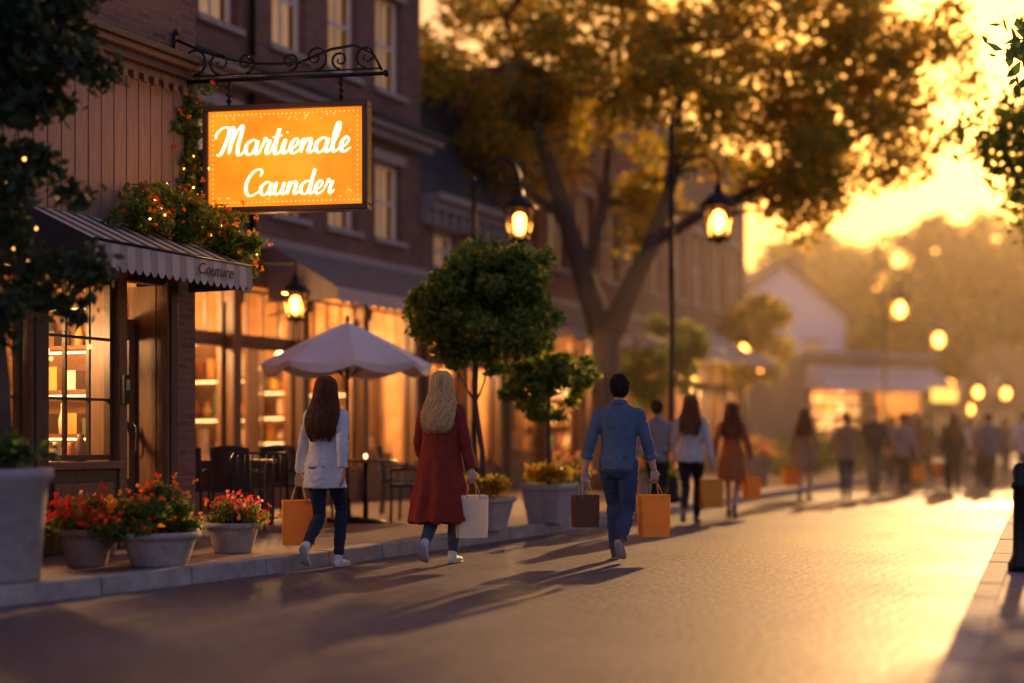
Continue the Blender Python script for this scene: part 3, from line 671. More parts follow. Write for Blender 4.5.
# ---------------------------------------------------------------- pots & planters
def pot(name,x,y,r_,h,m,flm,fr,nl=900,z=.13,ls=.05,nf=260,prof=None):
    r=empty(name,T(x,y,z)); g=G()
    prof=prof or [(r_*.68,0),(r_*.72,.02),(r_*.90,h*.7),(r_*.95,h*.82),(r_*1.05,h*.84),(r_*1.05,h),(r_*.93,h),(r_*.9,h*.86)]
    g.lathe(prof,m,n=28); g.lathe([(r_*.9,h*.85),(r_*.88,h*.9)],M['soil'],n=20); g.obj('pot',r)
    cs=[]
    for i in range(30):
        a=rng.uniform(0,6.28); q=rng.uniform(0,1)**.5*fr; zz=h+ (1-(q/fr)**2)*fr*.95*rng.uniform(.3,1.2)-.02
        cs.append((q*math.cos(a),q*math.sin(a),zz))
    leaves('leaves',clump_pts(cs,.10,nl//30),ls,[M['leaf'],M['leaf'],M['leafy']],r,aspect=.4)
    pts=np.array(cs)[rng.integers(0,30,nf)]+rng.normal(size=(nf,3))*np.array([.07,.07,.035])+np.array([0,0,.06])
    blos=np.repeat(pts,6,axis=0)+rng.normal(size=(nf*6,3))*.010
    leaves('flowers',blos,.034,flm,r,aspect=.8)
    g=G()
    for c in cs: g.tube([(0,0,h*.8),(c[0]*.5,c[1]*.5,h+.02),(c[0],c[1],c[2])],.004,M['leafd'],4)
    g.obj('stems',r)
    return r
pot('flower_pot',-3.36,11.25,.215,.30,M['terr2'],[M['flr']],.25,1500,nf=150)
pot('flower_pot',-2.80,11.3,.31,.27,M['terr'],[M['flo'],M['flr'],M['flo']],.38,4200,nf=190,ls=.07)
pot('flower_pot',-2.46,12.55,.235,.27,M['terr'],[M['flr'],M['flr'],M['flp']],.26,1700,nf=110)
pot('flower_pot',-3.55,12.2,.2,.3,M['terr2'],[M['flo']],.24,1400,nf=80)
pot('flower_pot',1.95,20.6,.3,.5,M['planter'],[M['flp'],M['flo']],.45,2500,nf=220)
pot('flower_pot',.75,19.2,.28,.42,M['planter'],[M['flp'],M['flo']],.40,1800,nf=140)
pot('flower_pot',4.9,29.0,.4,.6,M['terr2'],[M['flp'],M['flo']],.5,1500,nf=220)
def planter_tree(x,y,pr,ph,cz,cr,trh,lm,nc=60,per=110,ls=.06,square=True,flr=True,name='potted_tree',lean=0):
    r=tree(name,(x,y,.13),[((0,0,ph*.8),.035),((lean*.3,0,ph+trh*.4),.028),((lean,.0,ph+trh*.8),.025),((lean*.8,0,cz-cr*.3),.02)],[(0,0,cz,cr,cr,cr*.88),(cr*.45,0,cz+cr*.35,cr*.62,cr*.62,cr*.5),(-cr*.5,0,cz-cr*.25,cr*.6,cr*.6,cr*.5)],nc,cr*.23,per,ls,lm,branch_r=.014,bias=.5)
    g=G()
    if square: g.rings([(0,0,0,pr*1.02,pr*1.02),(0,0,.04,pr*1.02,pr*1.02),(0,0,ph*.85,pr*1.3,pr*1.3),(0,0,ph*.86,pr*1.42,pr*1.42),(0,0,ph,pr*1.42,pr*1.42),(0,0,ph,pr*1.25,pr*1.25),(0,0,ph*.85,pr*1.2,pr*1.2)],M['planter'],4,False,X=RZ(rad(18)))
    g.obj('planter',r,bevel=.01)
    if flr:
        a=rng.uniform(0,6.28,90); q=pr*.95*rng.uniform(0,1,90)**.5
        c=np.stack([q*np.cos(a),q*np.sin(a),ph+.05+rng.uniform(0,.16,90)],1)
        leaves('underplanting',clump_pts(c,.09,22),.05,[M['leafy'],M['leafy'],M['flo']],r)
    return r
planter_tree(-.30,15.6,.26,.36,2.46,.78,1.3,[M['leaf'],M['leaf'],M['leafy']],nc=170,per=110,ls=.085,lean=-.10)
planter_tree(.44,17.0,.27,.46,1.66,.54,.6,[M['leafy'],M['leaf']],nc=70,per=90,ls=.075)
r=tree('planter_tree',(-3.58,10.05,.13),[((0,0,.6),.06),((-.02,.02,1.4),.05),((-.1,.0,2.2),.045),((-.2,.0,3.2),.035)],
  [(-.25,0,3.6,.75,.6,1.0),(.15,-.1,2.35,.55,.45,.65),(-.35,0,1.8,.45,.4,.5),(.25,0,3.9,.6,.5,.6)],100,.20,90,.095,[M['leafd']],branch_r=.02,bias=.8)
g=G(); g.lathe([(.22,0),(.24,.03),(.29,.70),(.33,.73),(.33,.80),(.29,.80),(.27,.7)],M['planter'],n=28); g.lathe([(.27,.7),(.26,.74)],M['soil'],n=20); g.obj('planter',r)
g=G()
for i in range(18): g.ell((rng.normal()*.4-.05,rng.normal()*.2-.3,rng.uniform(1.5,2.9)),(.011,.011,.011),M['fairy'],6)
g.obj('fairy_lights',r)
cc=[(rng.normal()*.12,rng.normal()*.12,.85+rng.uniform(0,.15)) for _ in range(20)]
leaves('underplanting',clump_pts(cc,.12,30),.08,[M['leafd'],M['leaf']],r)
# ---------------------------------------------------------------- cafe furniture
def umbrella(x,y):
    r=empty('patio_umbrella',T(x,y,.13)); g=G()
    g.lathe([(.26,0),(.26,.05),(.05,.07),(.04,.3)],M['iron'],n=20); g.tube([(0,0,.05),(0,0,2.42)],.022,M['wood2'],8)
    n=8; R_=1.02; vs=[];fs=[]; seg=6; rows=6
    for i in range(rows+1):
        t=i/rows
        for j in range(n*seg):
            a=2*math.pi*j/(n*seg)+.2; k=(j%seg)/seg; sag=math.sin(math.pi*k)
            rr=R_*t*(1-.05*sag*t); zz=2.40-.50*t**1.12-.05*sag*t
            vs.append((rr*math.cos(a),rr*math.sin(a),zz))
    for i in range(rows):
        for j in range(n*seg):
            k=(j+1)%(n*seg); fs.append((i*n*seg+j,(i+1)*n*seg+j,(i+1)*n*seg+k,i*n*seg+k))
    b=len(vs)
    for j in range(n*seg):
        a=2*math.pi*j/(n*seg)+.2; k=(j%seg)/seg; sag=math.sin(math.pi*k); v=vs[rows*n*seg+j]; vs.append((v[0]*1.003,v[1]*1.003,v[2]-.06-.04*sag))
    for j in range(n*seg):
        k=(j+1)%(n*seg); fs.append((rows*n*seg+j,b+j,b+k,rows*n*seg+k))
    g.add(vs,fs,M['canvas'],False)
    for j in range(n):
        a=2*math.pi*j/n+.2; g.tube([(0,0,2.36),(R_*.5*math.cos(a),R_*.5*math.sin(a),2.14),(R_*.99*math.cos(a),R_*.99*math.sin(a),1.87)],.008,M['wood2'],5)
        g.tube([(0,0,1.7),(R_*.5*math.cos(a),R_*.5*math.sin(a),2.12)],.007,M['wood2'],5)
    g.ell((0,0,2.44),(.03,.03,.05),M['wood2'],8); g.obj('canopy_and_pole',r)
umbrella(-1.98,17.1)
def chair(x,y,a):
    r=empty('patio_chair',T(x,y,.13)@RZ(a)); g=G(); m=M['wicker']
    g.box(-.23,.23,-.23,.23,.42,.46,m)
    for sx in (-.21,.21):
        g.tube([(sx,-.21,0),(sx,-.2,.44),(sx,-.2,.62)],.016,m,6); g.tube([(sx,.23,0),(sx,.2,.44),(sx,.27,.9)],.017,m,6); g.tube([(sx,-.21,.62),(sx,.0,.65),(sx,.22,.62)],.016,m,6)
    vs=[];fs=[]
    for i in range(7):
        for j in range(5):
            u=-.21+.42*i/6; z=.46+.44*j/4; vs.append((u,.2+.07*(j/4)+.05*math.sin(math.pi*i/6),z+.03*math.sin(math.pi*i/6)*(j/4)))
    for i in range(6):
        for j in range(4): fs.append((i*5+j,(i+1)*5+j,(i+1)*5+j+1,i*5+j+1))
    g.add(vs,fs,m); g.obj('frame_seat_back',r)
def table(x,y,rr=.38,sq=False):
    r=empty('patio_table',T(x,y,.13)); g=G()
    if sq:
        g.box(-.6,.6,-.35,.35,.72,.76,M['wood2'])
        for a in (-.54,.54):
            for b in (-.3,.3): g.box(a-.03,a+.03,b-.03,b+.03,0,.72,M['wood2'])
        g.box(-.54,.54,-.31,-.29,.45,.719,M['wood2'])
    else:
        g.lathe([(rr,.72),(rr,.75)],M['wood2'],n=28); g.tube([(0,0,.03),(0,0,.72)],.03,M['iron'],8); g.lathe([(.24,0),(.24,.02),(.04,.05)],M['iron'],n=20)
    g.lathe([(.015,.76),(.025,.80),(.012,.82)],M['globe'],n=10)
    g.obj('top_and_legs',r)
table(-1.75,17.0); chair(-1.2,17.1,rad(-100)); chair(-2.4,16.9,rad(80)); chair(-.95,18.1,rad(-60)); table(-.9,18.9); chair(-1.5,18.9,rad(90))
table(-3.35,16.3,sq=True); chair(-3.6,15.7,rad(180)); chair(-3.0,15.6,rad(170)); chair(-2.9,17.3,rad(0))
r=empty('iron_railing',T(-2.9,14.65,.13)@RZ(UA)); g=G()
g.tube([(0,0,.02),(0,0,.78),(.06,0,.85),(.95,0,.85),(1.0,0,.78),(1.0,0,0)],.014,M['iron'],6); g.tube([(0,0,.15),(1,0,.15)],.01,M['iron'],6)
for i in range(1,8): g.tube([(i/8,0,.15),(i/8,0,.85)],.008,M['iron'],5)
g.obj('rails',r)
r=empty('bollard',T(3.86,10.8,.13)); g=G(); g.lathe([(.09,0),(.09,.06),(.065,.1),(.055,.14),(.05,.62),(.066,.64),(.066,.67),(.05,.69),(.06,.75),(.045,.80),(.01,.83)],M['iron'],n=20); g.obj('post',r)
# ---------------------------------------------------------------- trees
tree('street_tree',(1.77,27,.13),[((0,0,-.1),.42),((-.05,0,.6),.33),((.0,0,1.8),.29),((.02,0,3.0),.30)],
 [(-1.6,0,7.6,2.6,2.2,2.1),(1.8,0,7.6,2.8,2.4,2.0),(.2,.5,9.7,3.8,2.6,1.8),(4.2,0,6.9,2.1,2.1,1.6),(-2.4,0,6.0,1.3,1.2,1.1),(5.4,.3,8.2,1.7,1.7,1.5),(3.6,-.5,5.6,1.5,1.4,.9),(3.6,0,9.2,2.4,2.2,1.5),(.6,.9,5.6,1.3,1,.9)],
 290,.58,150,.16,[M['leafg'],M['leafy'],M['leafg']],branch_r=.06,bias=.9,
 limbs=[[((.0,0,2.8),.26),((-.35,0,3.9),.22),((-.75,.1,5.2),.18),((-1.3,0,7.0),.12),((-1.9,0,9.0),.06)],
        [((.03,0,2.8),.26),((.45,0,3.8),.21),((.9,0,4.7),.17),((1.3,.1,6.0),.13),((1.5,0,8.5),.06)],
        [((.9,0,4.7),.13),((1.9,0,5.3),.10),((3.3,-.1,5.9),.07),((5.0,0,6.8),.03)],
        [((-.75,.1,5.2),.12),((-1.6,0,5.8),.08),((-2.8,0,6.3),.04)],
        [((-.4,0,4.0),.12),((.0,.3,5.5),.10),((.2,.5,7.5),.06)]])
def simple_tree(name,x,y,h,cr,lm,nc=90,per=110,ls=.2,tr=.2,cz=None,z=0,low=.35):
    cz=cz or h-cr*.9
    tree(name,(x,y,z),[((0,0,-.1),tr*1.3),((0.05,0,h*.2),tr),((0,0.1,h*.4),tr*.8),((.1,0,cz),tr*.4)],[(0,0,cz,cr,cr,cr*.85),(cr*.4,0,cz+cr*.4,cr*.6,cr*.6,cr*.5),(-cr*.5,0,cz-cr*.2,cr*.6,cr*.6,cr*.5)],nc,cr*.24,per,ls,lm,branch_r=tr*.3,bias=.7)
simple_tree('street_tree',9.9,20.5,8.5,2.9,[M['leafy'],M['leaf']],170,130,.16,.2,cz=5.5,z=.13)
simple_tree('street_tree',7.3,12.2,7.5,2.5,[M['leaf']],130,120,.15,.2,cz=4.9,z=.13)
simple_tree('street_tree',19,32,9.5,2.9,[M['leafy'],M['leafg']],110,100,.2,.25,cz=7.2,z=.13)
simple_tree('street_tree',23,44,10,3.2,[M['leafy'],M['leafg']],110,100,.24,.25,cz=7.0,z=.13)
simple_tree('street_tree',17,60,8,2.6,[M['leafh'],M['leafg']],80,90,.28,.25,cz=5.0)
simple_tree('street_tree',6.3,39,5.5,1.6,[M['leafg'],M['leafy']],60,90,.16,.12,cz=3.6,z=.13)
simple_tree('street_tree',3.1,30.5,4.2,1.2,[M['leafy'],M['leaf']],60,90,.13,.09,cz=2.6,z=.13)
for x,y,h,cr in ((21,72,12.5,4.4),(28,76,14,5.0),(34,82,16,5.6),(15.5,80,13,4.4),(41,86,15,5.3)):
    simple_tree('street_tree',x,y,h,cr,[M['leafh'],M['leafy']],100,90,.45,.35,cz=h-cr*.95)
cs=[]; g=G(); r=empty('distant_trees')
for i in range(80):
    y=rng.uniform(98,150); x=rng.uniform(-40,115); h=rng.uniform(10,17)
    for k in range(16):
        v=rng.normal(size=3); v/=np.linalg.norm(v); cs.append((x+v[0]*3.6,y+v[1]*3,h*.55+v[2]*h*.40))
    g.tube([(x,y,0),(x,y,h*.6)],[.35,.15],M['bark'],6)
g.obj('trunks',r); leaves('foliage',clump_pts(cs,1.8,42),.85,[M['leafh'],M['leafy']],r,aspect=.7)
cs=[(x,y,rng.uniform(.2,1.1)) for x,y in [(7.2+rng.normal()*.6+.45*k,38+k+rng.normal()*.5) for k in np.linspace(0,9,60)]]
leaves('shrubs',clump_pts(cs,.35,60),.14,[M['leafy'],M['leafh']])
# ---------------------------------------------------------------- people
def remesh(g,name,voxel,m,parent,smooth=4,fold=None):
    me=bpy.data.meshes.new('tmp'); me.from_pydata([tuple(v) for v in g.v],[],g.f); me.update()
    o=bpy.data.objects.new('tmp',me); COL.objects.link(o)
    md=o.modifiers.new('r','REMESH'); md.mode='VOXEL'; md.voxel_size=voxel; md.use_smooth_shade=True
    if smooth: s=o.modifiers.new('s','SMOOTH'); s.iterations=smooth; s.factor=.5
    dg=bpy.context.evaluated_depsgraph_get(); nm=bpy.data.meshes.new_from_object(o.evaluated_get(dg))
    bpy.data.objects.remove(o); bpy.data.meshes.remove(me)
    if fold:
        nr=[v.normal.copy() for v in nm.vertices]
        for v,n_ in zip(nm.vertices,nr): v.co+=n_*fold(v.co)
    nm.materials.clear(); nm.materials.append(m); nm.polygons.foreach_set('use_smooth',[True]*len(nm.polygons)); nm.update()
    o=bpy.data.objects.new(name,nm); nm.name=name; COL.objects.link(o); o.parent=parent
    return o
def ik(A,B,l1,l2,bend):
    d=B-A; L=min(d.length,(l1+l2)*.999); dn=d.normalized(); a=(l1*l1-l2*l2+L*L)/(2*L); h=math.sqrt(max(l1*l1-a*a,0))
    b=(bend-dn*bend.dot(dn)).normalized(); return A+dn*a+b*h, A+dn*L
SKIN=mat('skin',(.55,.33,.23),.5,var=.08)
EYE=mat('eye',(.03,.02,.02),.2); LIP=mat('lips',(.38,.14,.12),.5)
SOLE=mat('shoe_sole',(.42,.37,.32),.7); 
def cloth(n,c,rough=.85,var=.18): return mat(n,c,rough,var=var,scale=7,bump=.6,bscale=220,spec=.25)
def hairm(n,c): return mat(n,c,.6,var=.6,scale=20,stretch=(5,5,.3),spec=.2,island=.6)
def paperm(n,c):
    m=mat(n,c,.75,var=.08,bump=.2,bscale=40); nt=m.node_tree; L=nt.links.new
    b=nt.nodes['Principled BSDF']; o=nt.nodes['Material Output']; t=N(nt,'ShaderNodeBsdfTranslucent'); t.inputs[0].default_value=c4(sc(c,1.1)); ms=N(nt,'ShaderNodeMixShader'); ms.inputs[0].default_value=.45
    L(b.outputs[0],ms.inputs[1]); L(t.outputs[0],ms.inputs[2]); L(ms.outputs[0],o.inputs[0]); return m
PAPER=paperm('kraft_paper',(.92,.52,.06)); PAPERB=paperm('brown_paper',(.28,.10,.05)); PAPERW=paperm('cream_paper',(.88,.80,.62))
STR=mat('bag_cord',(.5,.33,.15),.8)
def bag(P,ang,w,h,d,m,grip):
    r=empty('shopping_bag',T(*P)@RZ(ang)); g=G(); zt=-grip; zb=-grip-h; k=.92
    W=w/2; D=d/2
    def ring(w_,d_,z,cr): return [(-w_,-d_,z),(w_,-d_,z),(w_-cr,0,z),(w_,d_,z),(-w_,d_,z),(-w_+cr,0,z)]
    rs=[ring(W*k,D,zb,0),ring(W*.96,D*1.0,zb+h*.3,.004),ring(W,D*.85,zt,.03),ring(W-.003,D*.85-.003,zt,.033),ring(W*.93,D*.9,zb+.02,.004)]
    vs=sum(rs,[]); fs=[(5,4,3,2,1,0),tuple(range(24,30))]
    for i in range(4):
        for j in range(6): fs.append((i*6+j,i*6+(j+1)%6,(i+1)*6+(j+1)%6,(i+1)*6+j))
    g.add(vs,fs,m)
    for s in (-1,1):
        P_=[(-w*.22,s*D*.86,zt-.03),(-w*.21,s*D*.86,zt+.01),(-w*.15,s*D*.5,zt+(grip)*.6),(-.03,s*.006,-.004),(0,s*.005,0),(.03,s*.006,-.004),(w*.15,s*D*.5,zt+grip*.6),(w*.21,s*D*.86,zt+.01),(w*.22,s*D*.86,zt-.03)]
        g.tube(P_,.0045,STR,6)
    g.box(-W*.99,W*.99,-D*.86-.002,-D*.86,zt-.035,zt-.002,m)
    g.obj('paper_bag',r)
def person(name,x,y,z,H,head,sex='f',lead='R',stride=1.,hair='long',hc=None,topc=None,botc=None,shoec=None,top='jacket',hem=.78,bottom='trousers',bags={},vox=.012,skin=None,turn=0.,bare=False,seed=0,hairlen=1.2,legr=1.,lift=0.):
    skin=skin or SKIN; S=H/1.74
    X=T(x,y,z)@RZ(-head)@Matrix.Scale(S,4); root=empty(name,X)
    f=sex=='f'; dz=-.035*stride; hero=vox<.009
    def U(v): v=Vector(v); v.z+=dz; v.y+=.06*(v.z-.9); return v
    def ur(rs): 
        o=[]
        for cx,cy,z_,rx,ry in rs: p=U((cx,cy,z_)); o.append((p.x,p.y,p.z,rx,ry))
        return o
    hw=.088 if f else .092; sw=.152 if f else .178
    legs={}
    for sd,sg in (('L',-1),('R',1)):
        hip=Vector((sg*hw,0,.93+dz)); 
        if sd==lead: ank=Vector((sg*.060,.18*stride,.088)); pit=0
        else: pit=rad(min(75,55*min(stride,1)+lift*100)); ank=Vector((sg*.060,-.30*stride,.085*math.cos(pit)+.13*math.sin(pit)+lift))
        kn,ank=ik(hip,ank,.435,.43,Vector((0,1,0))); legs[sd]=(hip,kn,ank,pit,sg)
    arms={}
    for sd,sg in (('L',-1),('R',1)):
        sh=U((sg*sw,0,1.405 if f else 1.395)); fw=(-1 if sd==lead else 1)
        if sd in bags: wr=Vector((sg*(sw+.135),.04+fw*.05,.875+dz))
        else: wr=Vector((sg*(sw+.09),fw*.22*stride+.03,.93+dz))
        el,wr=ik(sh,wr,.29,.255,Vector((sg*.35,-1,0))); arms[sd]=(sh,el,wr,sg)
    g=G(); m=skin
    def limb(g,A,B,C,r0,r1,r2,r3=None,r4=None,n=12):
        r3=r3 or r1; pts=[A,A.lerp(B,.35),A.lerp(B,.75),B,B.lerp(C,.3),B.lerp(C,.65),C]
        rr=[r0,r0*.97,r1*1.08,r1,r3,(r3+r2)/2,r2]; g.tube(pts,rr,m,n)
        g.ell(A,(r0,r0,r0),m,10); g.ell(B,(r1,)*3,m,10)
    wa=.122 if f else .142; hp=.168 if f else .160; ch=.150 if f else .172
    tor=[(0,0,.82,.10,.08),(0,0,.87,hp*.95,.108),(0,-.005,.94,hp,.115),(0,0,1.02,(hp+wa)/2,.100),(0,.0,1.10,wa,.088),(0,0,1.2,(wa+ch)/2,.098),(0,.0,1.30,ch,.108),(0,-.005,1.38,ch*1.02,.10),(0,-.01,1.43,ch*.88,.078),(0,-.012,1.465,ch*.5,.062),(0,-.01,1.49,.056,.057),(0,.0,1.55,.05,.055)]
    g.rings(ur(tor),m)
    g2=G(); hd=[(0,.028,1.515,.022,.03),(0,.022,1.53,.042,.055),(0,.015,1.555,.056,.076),(0,.008,1.59,.066,.090),(0,0,1.625,.073,.097),(0,-.004,1.66,.076,.099),(0,-.006,1.69,.071,.09),(0,-.006,1.715,.055,.07),(0,-.006,1.733,.032,.042),(0,-.006,1.74,.01,.012)]
    hX=T(*U((0,0,1.53)))@RZ(-turn)@T(0,0,-1.53)
    g2.rings(hd,m,X=hX)
    g2.tube([(0,.092,1.645),(0,.108,1.62),(0,.118,1.603),(0,.098,1.592)],[.008,.011,.014,.008],m,8,X=hX)
    for s in (-1,1):
        g2.ell((s*.076,-.005,1.622),(.010,.020,.031),m,10,X=hX); g2.ell((s*.035,.078,1.607),(.022,.014,.02),m,8,X=hX)
    g2.tube([(-.045,.090,1.655),(0,.098,1.652),(.045,.090,1.655)],[.007,.009,.007],m,6,X=hX)
    g2.ell((0,.085,1.535),(.02,.016,.014),m,8,X=hX)
    b=len(g.v); g.v+=g2.v; g.f+=[[b+i for i in ff] for ff in g2.f]; g.m+=g2.m; g.sm+=g2.sm
    for sd in arms: sh,el,wr,sg=arms[sd]; limb(g,sh,el,wr,.046 if f else .052,.034 if f else .041,.023 if f else .028,.036 if f else .043)
    for sd in legs: hip,kn,ank,pit,sg=legs[sd]; limb(g,hip,kn,ank,.078,.050,.034,.052)
    grips={}
    for sd in arms:
        sh,el,wr,sg=arms[sd]; D=((wr-el).normalized()*.5+Vector((0,0,-1))).normalized()
        F=Vector((0,1,0)); F=(F-D*F.dot(D)).normalized(); Pn=Vector((-sg,0,0)); Pn=(Pn-D*Pn.dot(D)-F*Pn.dot(F)).normalized()
        if sd in bags:
            tw=rad(bags[sd].get('tw',50)); F,Pn=(F*math.cos(tw)+Pn*math.sin(tw)),(Pn*math.cos(tw)-F*math.sin(tw))
        hs=1. if f else 1.1
        g.tube([wr-D*.02,wr+D*.02*hs,wr+D*.05*hs,wr+D*.085*hs],[(.024,.018),(.034*hs,.016),(.041*hs,.015),(.038*hs,.011)],m,10,flat=F)
        for i,(o,ln) in enumerate(((.030,.92),(.010,1.),(-.010,.95),(-.029,.78))):
            b0=wr+D*(.080 if i<3 else .076)*hs+F*o*hs; l=.04*ln*hs
            if sd in bags: ds=[D*.75+Pn*.66,Pn*.95-D*.3,-D*.9+Pn*-.1]
            else: ds=[D*.95+Pn*.3,D*.8+Pn*.6,D*.6+Pn*.8]
            p=[b0-D*.015,b0]
            for dd,ll in zip(ds,(l,l*.65,l*.5)): p.append(p[-1]+dd.normalized()*ll)
            g.tube(p,[.008,.0088,.008,.0074,.006],m,7)
        tb=wr+D*.025*hs+F*.028*hs
        if sd in bags: tp=[tb,tb+(F*.6+D*.7+Pn*.3)*.035,tb+(F*.6+D*.7+Pn*.3)*.035+(D*.6+Pn*.9-F*.3)*.03,tb+(F*.6+D*.7+Pn*.3)*.035+(D*.6+Pn*.9-F*.3)*.03+(Pn*.6-F*.7)*.022]
        else: tp=[tb,tb+(F*.75+D*.8+Pn*.3)*.035,tb+(F*.75+D*.8+Pn*.3)*.035+(D*.95+Pn*.3+F*.2)*.03,tb+(F*.75+D*.8+Pn*.3)*.035+(D*.95+Pn*.4)*.05]
        g.tube(tp,[.013,.0105,.009,.007],m,8)
        grips[sd]=(wr+D*.112*hs+Pn*.022, F)
    remesh(g,'body',.0055 if hero else .010,m,root,2)
    fg=G()
    for s in (-1,1): fg.ell((s*.032,.090,1.632),(.012,.007,.007),EYE,8,X=hX); fg.tube([(s*.016,.099,1.652),(s*.034,.099,1.657),(s*.052,.088,1.652)],.0035,hc,5,X=hX)
    fg.tube([(-.024,.093,1.568),(0,.101,1.570),(.024,.093,1.568)],[.003,.006,.003],LIP,6,X=hX)
    fg.obj('face',root)
    sg_=G()
    for sd in legs:
        hip,kn,ank,pit,s=legs[sd]
        fw=Vector((s*.08,math.cos(pit),-math.sin(pit))).normalized(); dn=Vector((0,-math.sin(pit),-math.cos(pit)))
        def fp(a,b): return ank+fw*a+dn*b
        ball=fp(.115,.055); toe=(ball+Vector((s*.008,.085,-.012-lift*.2)) if pit>0 else fp(.205,.062))
        g=G(); mm=shoec; rr=1.0 if f else 1.12
        g.tube([fp(-.062,.035),fp(-.045,.045),fp(0,.045),fp(.06,.052),ball,ball.lerp(toe,.6),toe],[(.018,.028),(.032*rr,.040),(.035*rr,.042),(.038*rr,.034),(.044*rr,.030),(.038*rr,.024),(.015,.014)],mm,14,flat=Vector((1,0,0)))
        g.tube([fp(-.01,-.03),fp(-.01,.03)],[.040*rr,.042*rr],mm,12)
        remesh(g,'shoe',.006 if hero else .01,shoec,root,3)
        b2=ball+dn*.026; t2=Vector((toe.x,toe.y,toe.z)) + (Vector((0,0,-.018)) if pit>0 else dn*.016)
        sg_.tube([fp(-.068,.074),fp(-.03,.078),fp(.05,.080),b2,t2],[(.024,.009),(.036*rr,.010),(.034*rr,.009),(.046*rr,.009),(.024,.008)],SOLE,12,flat=Vector((1,0,0)))
    sg_.obj('shoe_soles',root)
    so=seed*7.3
    def foldf(amp,sx=9,sz=16):
        def F_(c):
            a=noise.noise(Vector((c.x*sx+so,c.y*sx,c.z*sz))); b=noise.noise(Vector((c.x*25+so,c.y*25,c.z*25)))
            return amp*((1-abs(a)*2.2)*.8+b*.35)
        return F_
    if bottom=='trousers':
        g=G(); m=botc; k=legr
        g.rings(ur([(0,0,.80,.09,.08),(0,-.005,.86,hp*.99,.122),(0,-.005,.94,hp*1.05,.127),(0,0,1.02,(hp+wa)/2+.014,.112),(0,0,1.06,wa+.012,.1)]),m)
        for sd in legs:
            hip,kn,ank,pit,s=legs[sd]; e=kn.lerp(ank,.95)
            limb(g,hip,kn,e,.094,.064*k,.050*k,.066*k)
        remesh(g,'trousers',.007 if hero else .012,botc,root,3,foldf(.0065,10,22))
    g=G(); m=topc; t=.016
    if top in('jacket','shirt'):
        w_hem=(.185 if f else .168); e=.012 if top=='shirt' else .02
        rs=[(0,0,hem,w_hem+(.02 if hem<.8 else 0),.135),(0,-.005,hem+.08,max(w_hem,hp+e),.132),(0,-.005,.97,hp*.97+e,.125),(0,0,1.10,wa+e*1.3,.105+e*.3),(0,0,1.2,(wa+ch)/2+e,.110+e*.3),(0,0,1.30,ch+e,.118+e*.3),(0,-.005,1.38,ch*1.04+e,.108+e*.3),(0,-.01,1.435,ch*.90+e*.6,.084+e*.3),(0,-.012,1.468,ch*.55+e*.4,.066+e*.3),(0,-.012,1.49,.066,.066)]
    elif top=='coat':
        rs=[(0,0,hem,.275,.225),(0,0,hem+.12,.258,.215),(0,-.01,.70,.235,.19),(0,-.01,.85,.212,.165),(0,-.005,.98,.192,.145),(0,0,1.12,.172,.125),(0,0,1.24,.172,.128),(0,0,1.32,.175,.130),(0,-.005,1.39,.175,.118),(0,-.01,1.44,.15,.092),(0,-.012,1.475,.095,.075),(0,-.012,1.50,.072,.070)]
    elif top=='dress':
        rs=[(0,0,hem,.215,.18),(0,0,.75,.20,.165),(0,0,.92,.182,.14),(0,0,1.1,wa+.014,.10),(0,0,1.2,.145,.112),(0,0,1.3,ch+.014,.12),(0,-.005,1.38,ch*1.05+.01,.11),(0,-.01,1.43,ch*.92,.085),(0,-.012,1.47,.07,.068)]
    g.rings(ur(rs),m,24)
    ar=.014 if top in('jacket','coat') else .008
    for sd in arms:
        sh,el,wr,sg=arms[sd]; r0=(.048 if f else .054)
        cu=el.lerp(wr,.55 if top=='shirt' and hero else .94)
        limb(g,sh,el,cu,r0+ar,(.037 if f else .044)+ar,(.030 if f else .034)+ar*.8,(.038 if f else .045)+ar)
        if top=='shirt' and hero: g.tube([el.lerp(wr,.44),el.lerp(wr,.58)],[.056,.054],m,14)
    def cf(c):
        if top=='coat': 
            th=math.atan2(c.y,c.x); low=max(0,min(1,(1.05-c.z)/.5)); 
            v=.018*low*math.sin(th*9+so+2*noise.noise(Vector((c.x*2,c.y*2,c.z*2+so)))); ceil=foldf(.007,9,9)(c)
            return v+ceil
        return foldf(.0072,8,15)(c)
    remesh(g,'top_garment',.007 if hero else .012,topc,root,5,cf)
    g=G(); cz=[U((.068*math.cos(a)*1.08,.068*math.sin(a)*1.05-.012,1.488+.012*(-math.sin(a)))) for a in [math.pi*2*i/20+math.pi/2 for i in range(1,20)]]
    g.tube(cz,[(.009,.022)]*19,topc,8,flat=Vector((1,0,0))); 
    if top=='coat' or top=='jacket':
        g.tube([U((0,-.145 if top=='coat' else -.128,1.36)),U((0,-.142 if top=='coat' else -.125,1.15)),U((0,-.168 if top=='coat' else -.145,.95))],.0025,topc,5)
    g.obj('collar_and_seams',root)
    if hair=='long':
        L0=hairlen
        R_=[(0,-.02,1.757,.018,.022),(0,-.022,1.748,.05,.06),(0,-.024,1.725,.078,.088),(0,-.028,1.69,.091,.099),(0,-.034,1.65,.096,.095),(0,-.044,1.60,.098,.086),(0,-.054,1.55,.103,.078),(0,-.070,1.49,.115,.070),(0,-.092,1.43,.128,.060),(0,-.112,1.37,.134,.052),(0,-.120,1.30,.130,.048),(0,-.122,1.24,.112,.042),(0,-.125,L0,.08,.028)]
    else:
        R_=[(0,-.008,1.757,.02,.025),(0,-.008,1.75,.045,.055),(0,-.010,1.725,.07,.082),(0,-.016,1.69,.084,.090),(0,-.024,1.65,.084,.084),(0,-.032,1.61,.079,.072),(0,-.038,1.575,.066,.056),(0,-.042,1.55,.048,.04)]
    R2=R_
    g=G(); 
